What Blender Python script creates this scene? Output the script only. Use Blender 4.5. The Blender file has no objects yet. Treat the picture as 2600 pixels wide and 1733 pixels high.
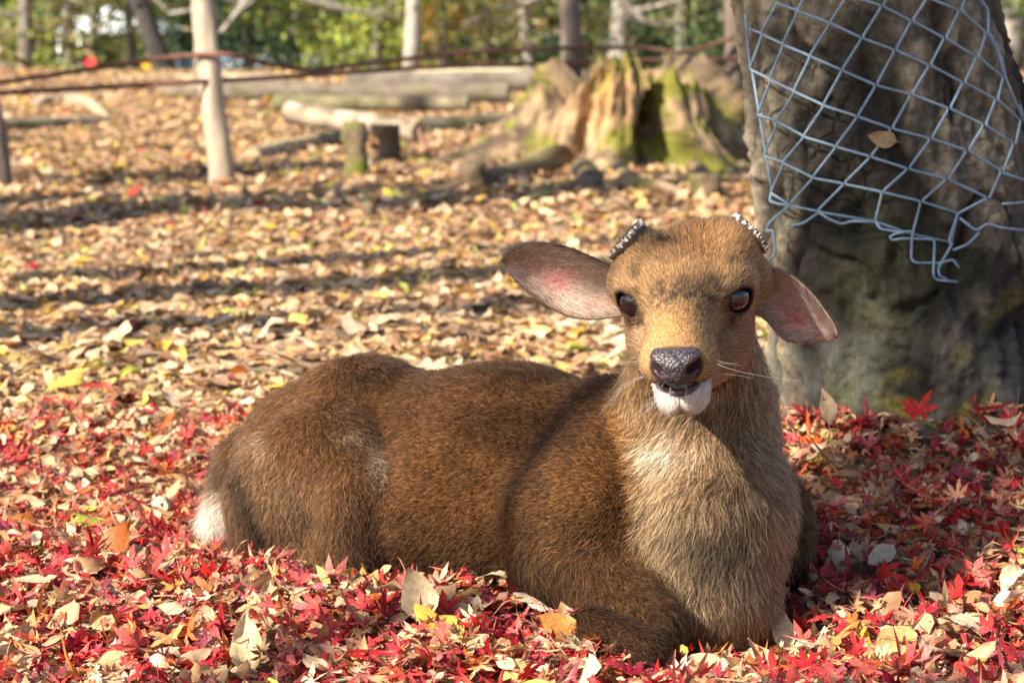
import bpy, math, random
import numpy as np
from mathutils import Vector, Matrix

random.seed(7)
RNG = np.random.default_rng(11)
scene = bpy.context.scene
COL = scene.collection

# ------------------------------------------------------------------ camera
F_PX = 70.0 / 36.0 * 2600.0          # focal length in photograph pixels
PITCH = math.atan(766.5 / F_PX)
CAM_H = 0.64
cam_data = bpy.data.cameras.new("camera")
cam = bpy.data.objects.new("camera", cam_data)
COL.objects.link(cam)
cam_data.sensor_width = 36.0
cam_data.lens = 70.0
cam_data.clip_start = 0.05
cam_data.clip_end = 4000.0
cam.location = (0, 0, CAM_H)
cam.rotation_euler = (math.pi / 2 - PITCH, 0, 0)
cam_data.dof.use_dof = True
cam_data.dof.focus_distance = 2.12
cam_data.dof.aperture_fstop = 8.0
scene.camera = cam

# ------------------------------------------------------------------ world and sun
SUN_EL = math.radians(37)
SUN_AZ = np.array([-0.80, -0.60])     # horizontal direction towards the sun
world = bpy.data.worlds.new("World")
scene.world = world
world.use_nodes = True
wn = world.node_tree.nodes
wl = world.node_tree.links
sky = wn.new('ShaderNodeTexSky')
sky.sky_type = 'NISHITA'
sky.sun_disc = False
sky.sun_elevation = SUN_EL
sky.sun_rotation = math.atan2(SUN_AZ[0], SUN_AZ[1])
sky.air_density = 1.0
sky.dust_density = 1.5
bgn = wn['Background']
bgn.inputs['Strength'].default_value = 0.075
wl.new(sky.outputs[0], bgn.inputs['Color'])
sun_data = bpy.data.lights.new("sun", 'SUN')
sun_data.energy = 5.0
sun_data.angle = math.radians(0.55)
sun_data.color = (1.0, 0.90, 0.75)
sun = bpy.data.objects.new("sun", sun_data)
COL.objects.link(sun)
SUN_DIR = np.array([SUN_AZ[0] * math.cos(SUN_EL), SUN_AZ[1] * math.cos(SUN_EL), math.sin(SUN_EL)])
sun.rotation_euler = Vector(SUN_DIR).to_track_quat('Z', 'Y').to_euler()
sun.location = tuple(SUN_DIR * 30)

scene.view_settings.view_transform = 'Standard'
scene.view_settings.look = 'None'
scene.view_settings.exposure = 1.5
scene.view_settings.gamma = 1.0
scene.cycles.use_denoising = True
scene.cycles.max_bounces = 5
scene.cycles.transmission_bounces = 4
scene.cycles.transparent_max_bounces = 8
scene.cycles.sample_clamp_indirect = 6.0

# ------------------------------------------------------------------ helpers
CP, SP = math.cos(PITCH), math.sin(PITCH)
CAM = np.array([0, 0, CAM_H])
RV = np.array([1.0, 0, 0]); UV = np.array([0, SP, CP]); FV = np.array([0, CP, -SP])


def P(px, py, d):
    """photograph pixel + depth along the view axis -> world point"""
    u = (px - 1300.0) / F_PX
    v = (866.5 - py) / F_PX
    return CAM + d * (FV + u * RV + v * UV)


def ray(px, py):
    return FV + (px - 1300.0) / F_PX * RV + (866.5 - py) / F_PX * UV


def ss(t):
    t = np.clip(t, 0, 1)
    return t * t * (3 - 2 * t)


def _hash(ix, iy, iz, seed):
    h = (ix.astype(np.int64) * 374761393 + iy.astype(np.int64) * 668265263 + iz.astype(np.int64) * 2147483647 + seed * 974711) & 0xFFFFFFFF
    h = ((h ^ (h >> 13)) * 1274126177) & 0xFFFFFFFF
    h = ((h ^ (h >> 16)) * 2246822519) & 0xFFFFFFFF
    h = h ^ (h >> 15)
    return (h & 0xFFFFFF) / float(0xFFFFFF)


def vnoise(p, seed=0):
    """value noise in [-1, 1]; p is (n, 3)"""
    p = np.asarray(p, dtype=np.float64)
    f = np.floor(p)
    t = p - f
    t = t * t * (3 - 2 * t)
    ix, iy, iz = f[:, 0], f[:, 1], f[:, 2]
    out = 0
    for dx in (0, 1):
        wx = t[:, 0] if dx else 1 - t[:, 0]
        for dy in (0, 1):
            wy = t[:, 1] if dy else 1 - t[:, 1]
            for dz in (0, 1):
                wz = t[:, 2] if dz else 1 - t[:, 2]
                out = out + wx * wy * wz * _hash(ix + dx, iy + dy, iz + dz, seed)
    return out * 2 - 1


def fbm(p, octaves=4, seed=0, gain=0.5):
    out = 0; a = 1.0; q = np.asarray(p, dtype=np.float64)
    for o in range(octaves):
        out = out + a * vnoise(q, seed + o * 17)
        q = q * 2.03 + 5.1
        a *= gain
    return out


def xyz(x, y, z=0):
    x = np.asarray(x, float)
    return np.stack([x, np.broadcast_to(y, x.shape), np.broadcast_to(z, x.shape)], -1)


def setp(o, label=None, cat=None, group=None, kind=None):
    if label: o['label'] = label
    if cat: o['category'] = cat
    if group: o['group'] = group
    if kind: o['kind'] = kind
    return o


def empty(name, loc, label=None, cat=None, group=None):
    o = bpy.data.objects.new(name, None)
    o.empty_display_size = 0.1
    o.location = tuple(loc)
    COL.objects.link(o)
    return setp(o, label, cat, group)


def np_mesh(name, verts, faces, mat=None, smooth=True, col=None, parent=None, mats=None, fmat=None):
    """one mesh object from numpy verts (n,3) and faces (m,k) or a list of those arrays"""
    verts = np.asarray(verts, dtype=np.float32)
    if not isinstance(faces, list):
        faces = [faces]
    faces = [np.asarray(f, dtype=np.int32) for f in faces if len(f)]
    me = bpy.data.meshes.new(name)
    me.vertices.add(len(verts))
    me.vertices.foreach_set('co', verts.ravel())
    loops = np.concatenate([f.ravel() for f in faces])
    sizes = np.concatenate([np.full(len(f), f.shape[1], np.int32) for f in faces])
    starts = np.concatenate([[0], np.cumsum(sizes)[:-1]]).astype(np.int32)
    me.loops.add(len(loops))
    me.loops.foreach_set('vertex_index', loops)
    me.polygons.add(len(sizes))
    me.polygons.foreach_set('loop_start', starts)
    me.polygons.foreach_set('use_smooth', np.full(len(sizes), smooth, dtype=bool))
    if fmat is not None:
        me.polygons.foreach_set('material_index', np.asarray(fmat, np.int32))
    me.update(calc_edges=True)
    if col is not None:
        a = me.color_attributes.new('Col', 'FLOAT_COLOR', 'POINT')
        c = np.ones((len(verts), 4), np.float32)
        c[:, :3] = col
        a.data.foreach_set('color', c.ravel())
    for m in (mats or ([mat] if mat else [])):
        me.materials.append(m)
    o = bpy.data.objects.new(name, me)
    COL.objects.link(o)
    if parent is not None:
        o.parent = parent
        o.matrix_parent_inverse = Matrix.Translation(parent.location).inverted() if parent.rotation_euler[:] == (0, 0, 0) else parent.matrix_basis.inverted()
    return o


def tube_geo(pts, radii, n=8, caps=True):
    """tube along a polyline; returns verts, quads, tris"""
    pts = np.asarray(pts, float)
    m = len(pts)
    radii = np.broadcast_to(np.asarray(radii, float), (m,))
    tan = np.gradient(pts, axis=0)
    tan /= np.linalg.norm(tan, axis=1, keepdims=True) + 1e-12
    ref = np.array([0, 0, 1.0]) if abs(tan[0, 2]) < 0.9 else np.array([1.0, 0, 0])
    a = np.cross(tan[0], ref); a /= np.linalg.norm(a)
    V = []
    ang = np.linspace(0, 2 * math.pi, n, endpoint=False)
    for i in range(m):
        a = a - tan[i] * np.dot(a, tan[i]); a /= np.linalg.norm(a) + 1e-12
        b = np.cross(tan[i], a)
        V.append(pts[i] + radii[i] * (np.cos(ang)[:, None] * a + np.sin(ang)[:, None] * b))
    V = np.concatenate(V)
    Q = []
    for i in range(m - 1):
        for j in range(n):
            Q.append((i * n + j, i * n + (j + 1) % n, (i + 1) * n + (j + 1) % n, (i + 1) * n + j))
    T = []
    if caps:
        c0 = len(V); V = np.vstack([V, pts[0], pts[-1]])
        for j in range(n):
            T.append((c0, (j + 1) % n, j))
            T.append((c0 + 1, (m - 1) * n + j, (m - 1) * n + (j + 1) % n))
    return V, np.array(Q, np.int32), np.array(T, np.int32).reshape(-1, 3)


class MB:
    """collects geometry for ONE mesh object"""
    def __init__(s):
        s.v = []; s.q = []; s.t = []; s.c = []; s.n = 0

    def add(s, v, q=None, t=None, col=None):
        v = np.asarray(v, float)
        if q is not None and len(q): s.q.append(np.asarray(q, np.int32) + s.n)
        if t is not None and len(t): s.t.append(np.asarray(t, np.int32) + s.n)
        s.v.append(v); s.n += len(v)
        if col is not None:
            s.c.append(np.broadcast_to(np.asarray(col, float), (len(v), 3)))
        return s

    def tube(s, pts, r, n=8, caps=True, col=None):
        return s.add(*tube_geo(pts, r, n, caps), col=col)

    def box(s, c, size, col=None, rz=0):
        c = np.asarray(c, float); h = np.asarray(size, float) / 2
        v = np.array([[x, y, z] for x in (-1, 1) for y in (-1, 1) for z in (-1, 1)], float) * h
        cr, sr = math.cos(rz), math.sin(rz)
        v = np.stack([v[:, 0] * cr - v[:, 1] * sr, v[:, 0] * sr + v[:, 1] * cr, v[:, 2]], 1) + c
        q = [(0, 1, 3, 2), (4, 6, 7, 5), (0, 4, 5, 1), (2, 3, 7, 6), (0, 2, 6, 4), (1, 5, 7, 3)]
        return s.add(v, q, col=col)

    def build(s, name, mat, parent=None, smooth=True):
        f = []
        if s.q: f.append(np.concatenate(s.q))
        if s.t: f.append(np.concatenate(s.t))
        return np_mesh(name, np.concatenate(s.v), f, mat, smooth, np.concatenate(s.c) if s.c else None, parent)


def surface_nets(vol, origin, h):
    """naive surface nets on a dense grid, inside is negative"""
    neg = vol < 0
    nx, ny, nz = vol.shape
    cnt = np.zeros((nx - 1, ny - 1, nz - 1), np.uint8)
    for dx in (0, 1):
        for dy in (0, 1):
            for dz in (0, 1):
                cnt += neg[dx:nx - 1 + dx, dy:ny - 1 + dy, dz:nz - 1 + dz]
    act = np.argwhere((cnt > 0) & (cnt < 8))
    idx = np.full(cnt.shape, -1, np.int32)
    idx[act[:, 0], act[:, 1], act[:, 2]] = np.arange(len(act))
    corners = [(a, b, c) for a in (0, 1) for b in (0, 1) for c in (0, 1)]
    val = np.stack([vol[act[:, 0] + a, act[:, 1] + b, act[:, 2] + c] for a, b, c in corners], 1).astype(np.float64)
    acc = np.zeros((len(act), 3)); n = np.zeros(len(act))
    for i in range(8):
        for j in range(i + 1, 8):
            ci, cj = np.array(corners[i]), np.array(corners[j])
            if np.abs(ci - cj).sum() != 1: continue
            s = (val[:, i] < 0) != (val[:, j] < 0)
            t = val[:, i] / (val[:, i] - val[:, j] + 1e-20)
            pt = ci + t[:, None] * (cj - ci)
            acc[s] += pt[s]; n[s] += 1
    verts = (act + acc / n[:, None]) * h + origin
    quads = []
    for ax in range(3):
        o1, o2 = [(1, 2), (2, 0), (0, 1)][ax]
        sl0 = [slice(None)] * 3; sl1 = [slice(None)] * 3
        sl0[ax] = slice(0, -1); sl1[ax] = slice(1, None)
        a = neg[tuple(sl0)]; b = neg[tuple(sl1)]
        e = np.argwhere(a != b)
        e = e[(e[:, o1] > 0) & (e[:, o2] > 0) & (e[:, o1] < vol.shape[o1] - 1) & (e[:, o2] < vol.shape[o2] - 1)]
        flip = a[e[:, 0], e[:, 1], e[:, 2]]
        def cell(d1, d2):
            c = e.copy(); c[:, o1] += d1; c[:, o2] += d2
            return idx[c[:, 0], c[:, 1], c[:, 2]]
        q = np.stack([cell(-1, -1), cell(0, -1), cell(0, 0), cell(-1, 0)], 1)
        q[~flip] = q[~flip][:, ::-1]
        quads.append(q)
    quads = np.concatenate(quads)
    return verts, quads[(quads >= 0).all(1)]


def mesh_sdf(fn, lo, hi, h, coarse=4, band=3.0):
    """evaluate fn on a dense grid only near the surface, then surface nets"""
    lo = np.asarray(lo, float); hi = np.asarray(hi, float)
    hc = h * coarse
    n = np.ceil((hi - lo) / hc).astype(int) + 1
    gx, gy, gz_ = [lo[i] + hc * np.arange(n[i]) for i in range(3)]
    g = np.stack(np.meshgrid(gx, gy, gz_, indexing='ij'), -1).reshape(-1, 3)
    cv = fn(g).reshape(n)
    near = np.abs(cv) < hc * band
    vol = np.repeat(np.repeat(np.repeat(cv, coarse, 0), coarse, 1), coarse, 2).astype(np.float32)
    nf = np.repeat(np.repeat(np.repeat(near, coarse, 0), coarse, 1), coarse, 2)
    ii = np.argwhere(nf)
    pts = lo + (ii - (coarse // 2)) * h + 0.0
    out = np.empty(len(ii), np.float32)
    for s in range(0, len(ii), 400000):
        out[s:s + 400000] = fn(pts[s:s + 400000])
    vol[nf] = out
    return surface_nets(vol, lo - (coarse // 2) * h, h)


def vert_normals(v, q):
    n = np.zeros_like(v)
    fn = np.cross(v[q[:, 2]] - v[q[:, 0]], v[q[:, 3 if q.shape[1] == 4 else 1]] - v[q[:, 1 if q.shape[1] == 4 else 0]])
    if q.shape[1] == 3: fn = np.cross(v[q[:, 1]] - v[q[:, 0]], v[q[:, 2]] - v[q[:, 0]])
    for k in range(q.shape[1]):
        np.add.at(n, q[:, k], fn)
    return n / (np.linalg.norm(n, axis=1, keepdims=True) + 1e-20)


# ------------------------------------------------------------------ materials
def new_mat(name):
    m = bpy.data.materials.new(name)
    m.use_nodes = True
    nt = m.node_tree
    return m, nt, nt.nodes['Principled BSDF'], nt.nodes['Material Output']


def nd(nt, kind, **kw):
    n = nt.nodes.new(kind)
    for k, v in kw.items():
        if k.startswith('i_'):
            key = k[2:]
            n.inputs[int(key) if key.isdigit() else key.replace('_', ' ')].default_value = v
        else:
            setattr(n, k, v)
    return n


def ramp(nt, stops, src=None):
    r = nt.nodes.new('ShaderNodeValToRGB')
    e = r.color_ramp.elements
    while len(e) < len(stops): e.new(0.5)
    for el, (p, c) in zip(e, stops):
        el.position = p
        el.color = (c[0], c[1], c[2], 1)
    if src is not None: nt.links.new(src, r.inputs[0])
    return r


def noisy_mat(name, c1, c2, scale=8.0, rough=0.8, bump=0.3, bscale=None, stretch=(1, 1, 1), c3=None, detail=6.0, dist=0.02, spec=0.3):
    m, nt, b, out = new_mat(name)
    tc = nd(nt, 'ShaderNodeTexCoord')
    mp = nd(nt, 'ShaderNodeMapping')
    mp.inputs['Scale'].default_value = stretch
    nt.links.new(tc.outputs['Object'], mp.inputs['Vector'])
    n1 = nd(nt, 'ShaderNodeTexNoise', i_Scale=scale, i_Detail=detail, i_Roughness=0.62)
    nt.links.new(mp.outputs[0], n1.inputs['Vector'])
    st = [(0.3, c1), (0.7, c2)] if c3 is None else [(0.28, c1), (0.5, c2), (0.72, c3)]
    r = ramp(nt, st, n1.outputs['Fac'])
    nt.links.new(r.outputs[0], b.inputs['Base Color'])
    n2 = nd(nt, 'ShaderNodeTexNoise', i_Scale=bscale or scale * 3, i_Detail=8.0, i_Roughness=0.7)
    nt.links.new(mp.outputs[0], n2.inputs['Vector'])
    bp = nd(nt, 'ShaderNodeBump', i_Strength=bump, i_Distance=dist)
    nt.links.new(n2.outputs['Fac'], bp.inputs['Height'])
    nt.links.new(bp.outputs[0], b.inputs['Normal'])
    b.inputs['Roughness'].default_value = rough
    b.inputs['Specular IOR Level'].default_value = spec
    return m


def attr_mat(name, rough=0.7, spec=0.3, bump=0.0, bscale=60, transl=0.0, objcol=False, vary=0.25, nscale=40):
    """colour from the mesh's own colour attribute (or the object's colour), with grain"""
    m, nt, b, out = new_mat(name)
    if objcol:
        a = nd(nt, 'ShaderNodeObjectInfo'); csock = a.outputs['Color']
    else:
        a = nd(nt, 'ShaderNodeAttribute', attribute_name='Col'); csock = a.outputs['Color']
    tc = nd(nt, 'ShaderNodeTexCoord')
    n1 = nd(nt, 'ShaderNodeTexNoise', i_Scale=nscale, i_Detail=5.0, i_Roughness=0.6)
    nt.links.new(tc.outputs['Object'], n1.inputs['Vector'])
    mr = nd(nt, 'ShaderNodeMapRange', i_From_Min=0.25, i_From_Max=0.75, i_To_Min=1 - vary, i_To_Max=1 + vary)
    nt.links.new(n1.outputs['Fac'], mr.inputs['Value'])
    mx = nd(nt, 'ShaderNodeVectorMath', operation='SCALE')
    nt.links.new(csock, mx.inputs[0]); nt.links.new(mr.outputs[0], mx.inputs['Scale'])
    nt.links.new(mx.outputs[0], b.inputs['Base Color'])
    b.inputs['Roughness'].default_value = rough
    b.inputs['Specular IOR Level'].default_value = spec
    if bump > 0:
        n2 = nd(nt, 'ShaderNodeTexNoise', i_Scale=bscale, i_Detail=6.0)
        nt.links.new(tc.outputs['Object'], n2.inputs['Vector'])
        bp = nd(nt, 'ShaderNodeBump', i_Strength=bump, i_Distance=0.004)
        nt.links.new(n2.outputs['Fac'], bp.inputs['Height'])
        nt.links.new(bp.outputs[0], b.inputs['Normal'])
    if transl > 0:
        t = nd(nt, 'ShaderNodeBsdfTranslucent')
        nt.links.new(mx.outputs[0], t.inputs['Color'])
        ms = nd(nt, 'ShaderNodeMixShader', i_0=transl)
        nt.links.new(b.outputs[0], ms.inputs[1]); nt.links.new(t.outputs[0], ms.inputs[2])
        nt.links.new(ms.outputs[0], out.inputs['Surface'])
    return m


def plain_mat(name, c, rough=0.6, spec=0.4, metal=0.0, coat=0.0):
    m, nt, b, out = new_mat(name)
    tc = nd(nt, 'ShaderNodeTexCoord')
    n1 = nd(nt, 'ShaderNodeTexNoise', i_Scale=14.0, i_Detail=4.0)
    nt.links.new(tc.outputs['Object'], n1.inputs['Vector'])
    r = ramp(nt, [(0.3, [x * 0.85 for x in c]), (0.7, [min(1, x * 1.12) for x in c])], n1.outputs['Fac'])
    nt.links.new(r.outputs[0], b.inputs['Base Color'])
    b.inputs['Roughness'].default_value = rough
    b.inputs['Specular IOR Level'].default_value = spec
    b.inputs['Metallic'].default_value = metal
    b.inputs['Coat Weight'].default_value = coat
    return m
# ------------------------------------------------------------------ ground shape
HEAP = np.array([(-0.75, 2.45), (-0.33, 2.20), (-0.12, 2.02), (0.02, 1.90), (0.20, 1.75), (0.42, 1.76), (0.80, 1.9)])


def seg_dist(x, y, pl):
    d = np.full(np.shape(x), 9.0)
    for a, b in zip(pl[:-1], pl[1:]):
        ab = b - a
        t = np.clip(((x - a[0]) * ab[0] + (y - a[1]) * ab[1]) / (ab @ ab), 0, 1)
        d = np.minimum(d, np.hypot(x - a[0] - t * ab[0], y - a[1] - t * ab[1]))
    return d


def gz(x, y):
    x = np.asarray(x, float); y = np.asarray(y, float)
    z = 0.2 * ss((y - 9) / 16) - 1.35 * ss((y - 26) / 8)
    q = np.stack([x, y, np.zeros_like(x)], -1).reshape(-1, 3)
    z = z + (0.035 * fbm(q * 0.7, 3, 3)).reshape(x.shape) * ss((np.hypot(x, y - 2.2) - 0.8) / 1.5)
    z = z + (0.012 * fbm(q * 5.0, 3, 5)).reshape(x.shape)
    z = z + 0.026 * np.exp(-(seg_dist(x, y, HEAP) / 0.12) ** 2)
    z = z + 0.135 * np.exp(-(((x - 0.72) / 0.42) ** 2 + ((y - 2.95) / 0.42) ** 2))
    z = z - 0.022 * ss((3.4 - y) / 0.6)
    # hollow where the deer lies
    z = z - 0.045 * np.exp(-(seg_dist(x, y, np.array([(-0.22, 2.62), (0.05, 2.45), (0.22, 2.2)])) / 0.13) ** 4)
    return z


# ------------------------------------------------------------------ deer
def to_world_frame():
    a = math.radians(23.5)
    fh = -math.cos(a) * FV - math.sin(a) * UV       # towards the nose
    yaw = math.radians(8.8)
    rh = RV * math.cos(yaw) - fh * math.sin(yaw) * -1.0
    fh = fh * math.cos(yaw) - RV * math.sin(yaw)
    rh = rh - fh * (rh @ fh); rh /= np.linalg.norm(rh)
    uh = np.cross(fh, rh)
    if uh @ UV < 0: uh = -uh
    roll = math.radians(6.0)
    r2 = rh * math.cos(roll) + uh * math.sin(roll)
    u2 = uh * math.cos(roll) - rh * math.sin(roll)
    return r2, u2, fh


HR, HU, HF = to_world_frame()
HO = P(1738, 754, 2.155)
HM = np.stack([HR, HU, HF])                 # rows: local axes


def to_head(p):
    return (p - HO) @ HM.T


def from_head(l):
    return np.asarray(l, float) @ HM + HO


def smin(a, b, k):
    h = np.clip(0.5 + 0.5 * (b - a) / k, 0, 1)
    return b + (a - b) * h - k * h * (1 - h)


def smax(a, b, k):
    return -smin(-a, -b, k)


def ell(p, c, r, R=None):
    q = p - np.asarray(c, float)
    if R is not None: q = q @ R.T
    r = np.asarray(r, float)
    k0 = np.linalg.norm(q / r, axis=-1)
    k1 = np.linalg.norm(q / (r * r), axis=-1)
    return k0 * (k0 - 1) / np.maximum(k1, 1e-9)


def rcone(p, a, b, r1, r2):
    a = np.asarray(a, float); b = np.asarray(b, float)
    ba = b - a
    t = np.clip(((p - a) @ ba) / (ba @ ba), 0, 1)
    return np.linalg.norm(p - a - t[:, None] * ba, axis=-1) - (r1 + (r2 - r1) * t)


EYE_R = 0.0182
_E = np.array([0.56, 0.14, 0.82]); _E /= np.linalg.norm(_E)
EYE = {s: (np.array([s * 0.0525, -0.001, 0.001]), np.array([s * _E[0], _E[1], _E[2]])) for s in (-1, 1)}


def head_sdf(l):
    ax = l.copy(); ax[:, 0] = np.abs(ax[:, 0])
    d = ell(ax, (0, 0.000, -0.050), (0.070, 0.048, 0.072))
    d = smin(d, ell(ax, (0.048, 0.009, -0.012), (0.029, 0.026, 0.036)), 0.022)      # orbit and brow
    d = smin(d, ell(ax, (0.053, 0.036, -0.054), (0.025, 0.025, 0.028)), 0.02)       # pedicle base
    d = smin(d, ell(ax, (0.066, -0.008, -0.066), (0.024, 0.028, 0.026)), 0.022)      # ear root
    d = smin(d, ell(l, (0.012, 0.027, -0.064), (0.030, 0.026, 0.032)), 0.03)        # crown tuft
    d = smin(d, rcone(ax, (0, -0.004, 0.005), (0, -0.018, 0.108), 0.042, 0.030), 0.020)   # nasal bridge
    d = smin(d, ell(ax, (0.0, -0.026, 0.108), (0.034, 0.027, 0.033)), 0.018)
    d = smin(d, ell(ax, (0.0235, -0.031, 0.103), (0.0155, 0.0180, 0.030)), 0.012)   # lip pads
    d = smin(d, ell(ax, (0.036, -0.047, -0.030), (0.032, 0.048, 0.058)), 0.022)      # cheek
    d = smin(d, rcone(ax, (0.020, -0.066, -0.01), (0.004, -0.066, 0.080), 0.033, 0.021), 0.025)
    d = smin(d, ell(ax, (0.0045, -0.0700, 0.097), (0.0205, 0.0188, 0.031)), 0.014)     # chin
    # mouth
    d = smax(d, -ell(ax, (0, -0.0465, 0.135), (0.0225, 0.0082, 0.034)), 0.004)
    d = smax(d, -ell(ax, (0.024, -0.0490, 0.102), (0.017, 0.0028, 0.030)), 0.004)
    # tear gland hollow
    d = smax(d, -ell(ax, (0.050, -0.024, 0.030), (0.007, 0.006, 0.010)), 0.010)
    # eye
    c, e = EYE[1]
    q = ax - c
    h = q @ e
    rad = np.sqrt(np.maximum((q * q).sum(-1) - h * h, 1e-12))
    tor = np.sqrt((rad - 0.0162) ** 2 + (h - 0.0090) ** 2) - 0.0042
    d = smin(d, tor, 0.006)
    upl = rcone(ax, c + e * 0.012 + np.array([-0.016, 0.009, 0.000]), c + e * 0.010 + np.array([0.012, 0.013, -0.006]), 0.0052, 0.005)
    d = smin(d, upl, 0.006)                                                          # brow over the eye
    d = smax(d, -(np.linalg.norm(q - e * 0.006, axis=-1) - 0.0170), 0.003)
    return d


# key points of the body, from the photograph
B_RUMP = P(836, 1200, 2.64); B_LOIN = P(1060, 1190, 2.58); B_MID = P(1290, 1225, 2.50); B_SHO = P(1620, 1295, 2.38)
N_TOP = from_head((0, -0.030, -0.072)); N_MID = P(1768, 1060, 2.325); N_LOW = P(1785, 1290, 2.280); N_BOT = P(1775, 1490, 2.262)
THIGH = P(805, 1275, 2.50); STIFLE = P(928, 1285, 2.425)


def deer_groups(p):
    g = {}
    g['head'] = head_sdf(to_head(p))
    n = rcone(p, N_TOP, N_MID, 0.060, 0.076)
    n = smin(n, rcone(p, N_MID, N_LOW, 0.076, 0.088), 0.03)
    n = smin(n, rcone(p, N_LOW, N_BOT, 0.088, 0.084), 0.03)
    g['neck'] = n
    b = rcone(p, B_SHO, B_MID, 0.128, 0.136)
    b = smin(b, rcone(p, B_MID, B_LOIN, 0.136, 0.122), 0.05)
    b = smin(b, ell(p, P(1230, 1320, 2.42), (0.15, 0.09, 0.085)), 0.05)
    b = smin(b, ell(p, P(1905, 1360, 2.43), (0.075, 0.085, 0.095)), 0.05)       # far shoulder
    b = smin(b, ell(p, P(1500, 1330, 2.30), (0.10, 0.075, 0.085)), 0.04)        # near shoulder
    b = smin(b, rcone(p, P(1560, 1090, 2.40), P(1500, 1290, 2.26), 0.060, 0.058), 0.035)   # shoulder blade
    b = b + 0.0035 * np.sin((p @ np.array([34.0, 10.0, 6.0]))) * ss((0.05 - np.abs(p[:, 2] - 0.12)) / 0.08)
    g['body'] = b
    r = rcone(p, B_RUMP, P(950, 1160, 2.60), 0.124, 0.116)
    r = smin(r, ell(p, P(915, 1020, 2.60), (0.060, 0.06, 0.048)), 0.05)         # hip
    r = smin(r, ell(p, THIGH, (0.112, 0.085, 0.108)), 0.05)
    r = smin(r, rcone(p, P(840, 1200, 2.50), STIFLE, 0.075, 0.055), 0.03)
    r = smin(r, rcone(p, STIFLE, P(895, 1440, 2.41), 0.052, 0.040), 0.02)
    r = smin(r, rcone(p, P(895, 1440, 2.42), P(690, 1410, 2.52), 0.040, 0.045), 0.03)
    g['hind'] = r
    g['tail'] = rcone(p, P(625, 1170, 2.66), P(572, 1325, 2.60), 0.034, 0.024)
    l = rcone(p, P(1480, 1420, 2.30), P(1650, 1590, 2.15), 0.062, 0.032)
    g['arm'] = smin(l, ell(p, P(1460, 1440, 2.27), (0.065, 0.045, 0.045)), 0.03)
    g['shank'] = rcone(p, P(1500, 1600, 2.12), P(1640, 1650, 2.06), 0.024, 0.021)
    return g


def deer_sdf(p, g=None):
    g = g or deer_groups(p)
    d = smin(g['head'], g['neck'], 0.016)
    b = smin(g['body'], g['arm'], 0.035)
    b = smin(b, g['hind'], 0.009)
    b = smin(b, g['tail'], 0.018)
    b = smin(b, g['shank'], 0.008)
    return smin(d, b, 0.030)


def lin(c):
    return np.array([((x / 255) / 12.92 if x / 255 < 0.04045 else ((x / 255 + 0.055) / 1.055) ** 2.4) for x in c])


def mixc(a, b, w):
    return a * (1 - w)[:, None] + np.asarray(b)[None, :] * w[:, None]


def gauss(l, c, s):
    return np.exp(-(((l - np.asarray(c)) / np.asarray(s)) ** 2).sum(-1))


def sig(x):
    return 1 / (1 + np.exp(-np.clip(x, -40, 40)))


def proj(p):
    """world -> photograph pixels; used to place coat markings and painted shade that were measured in the photograph"""
    q = p - CAM
    d = q @ FV
    return 1300 + F_PX * (q @ RV) / d, 866.5 - F_PX * (q @ UV) / d


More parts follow.
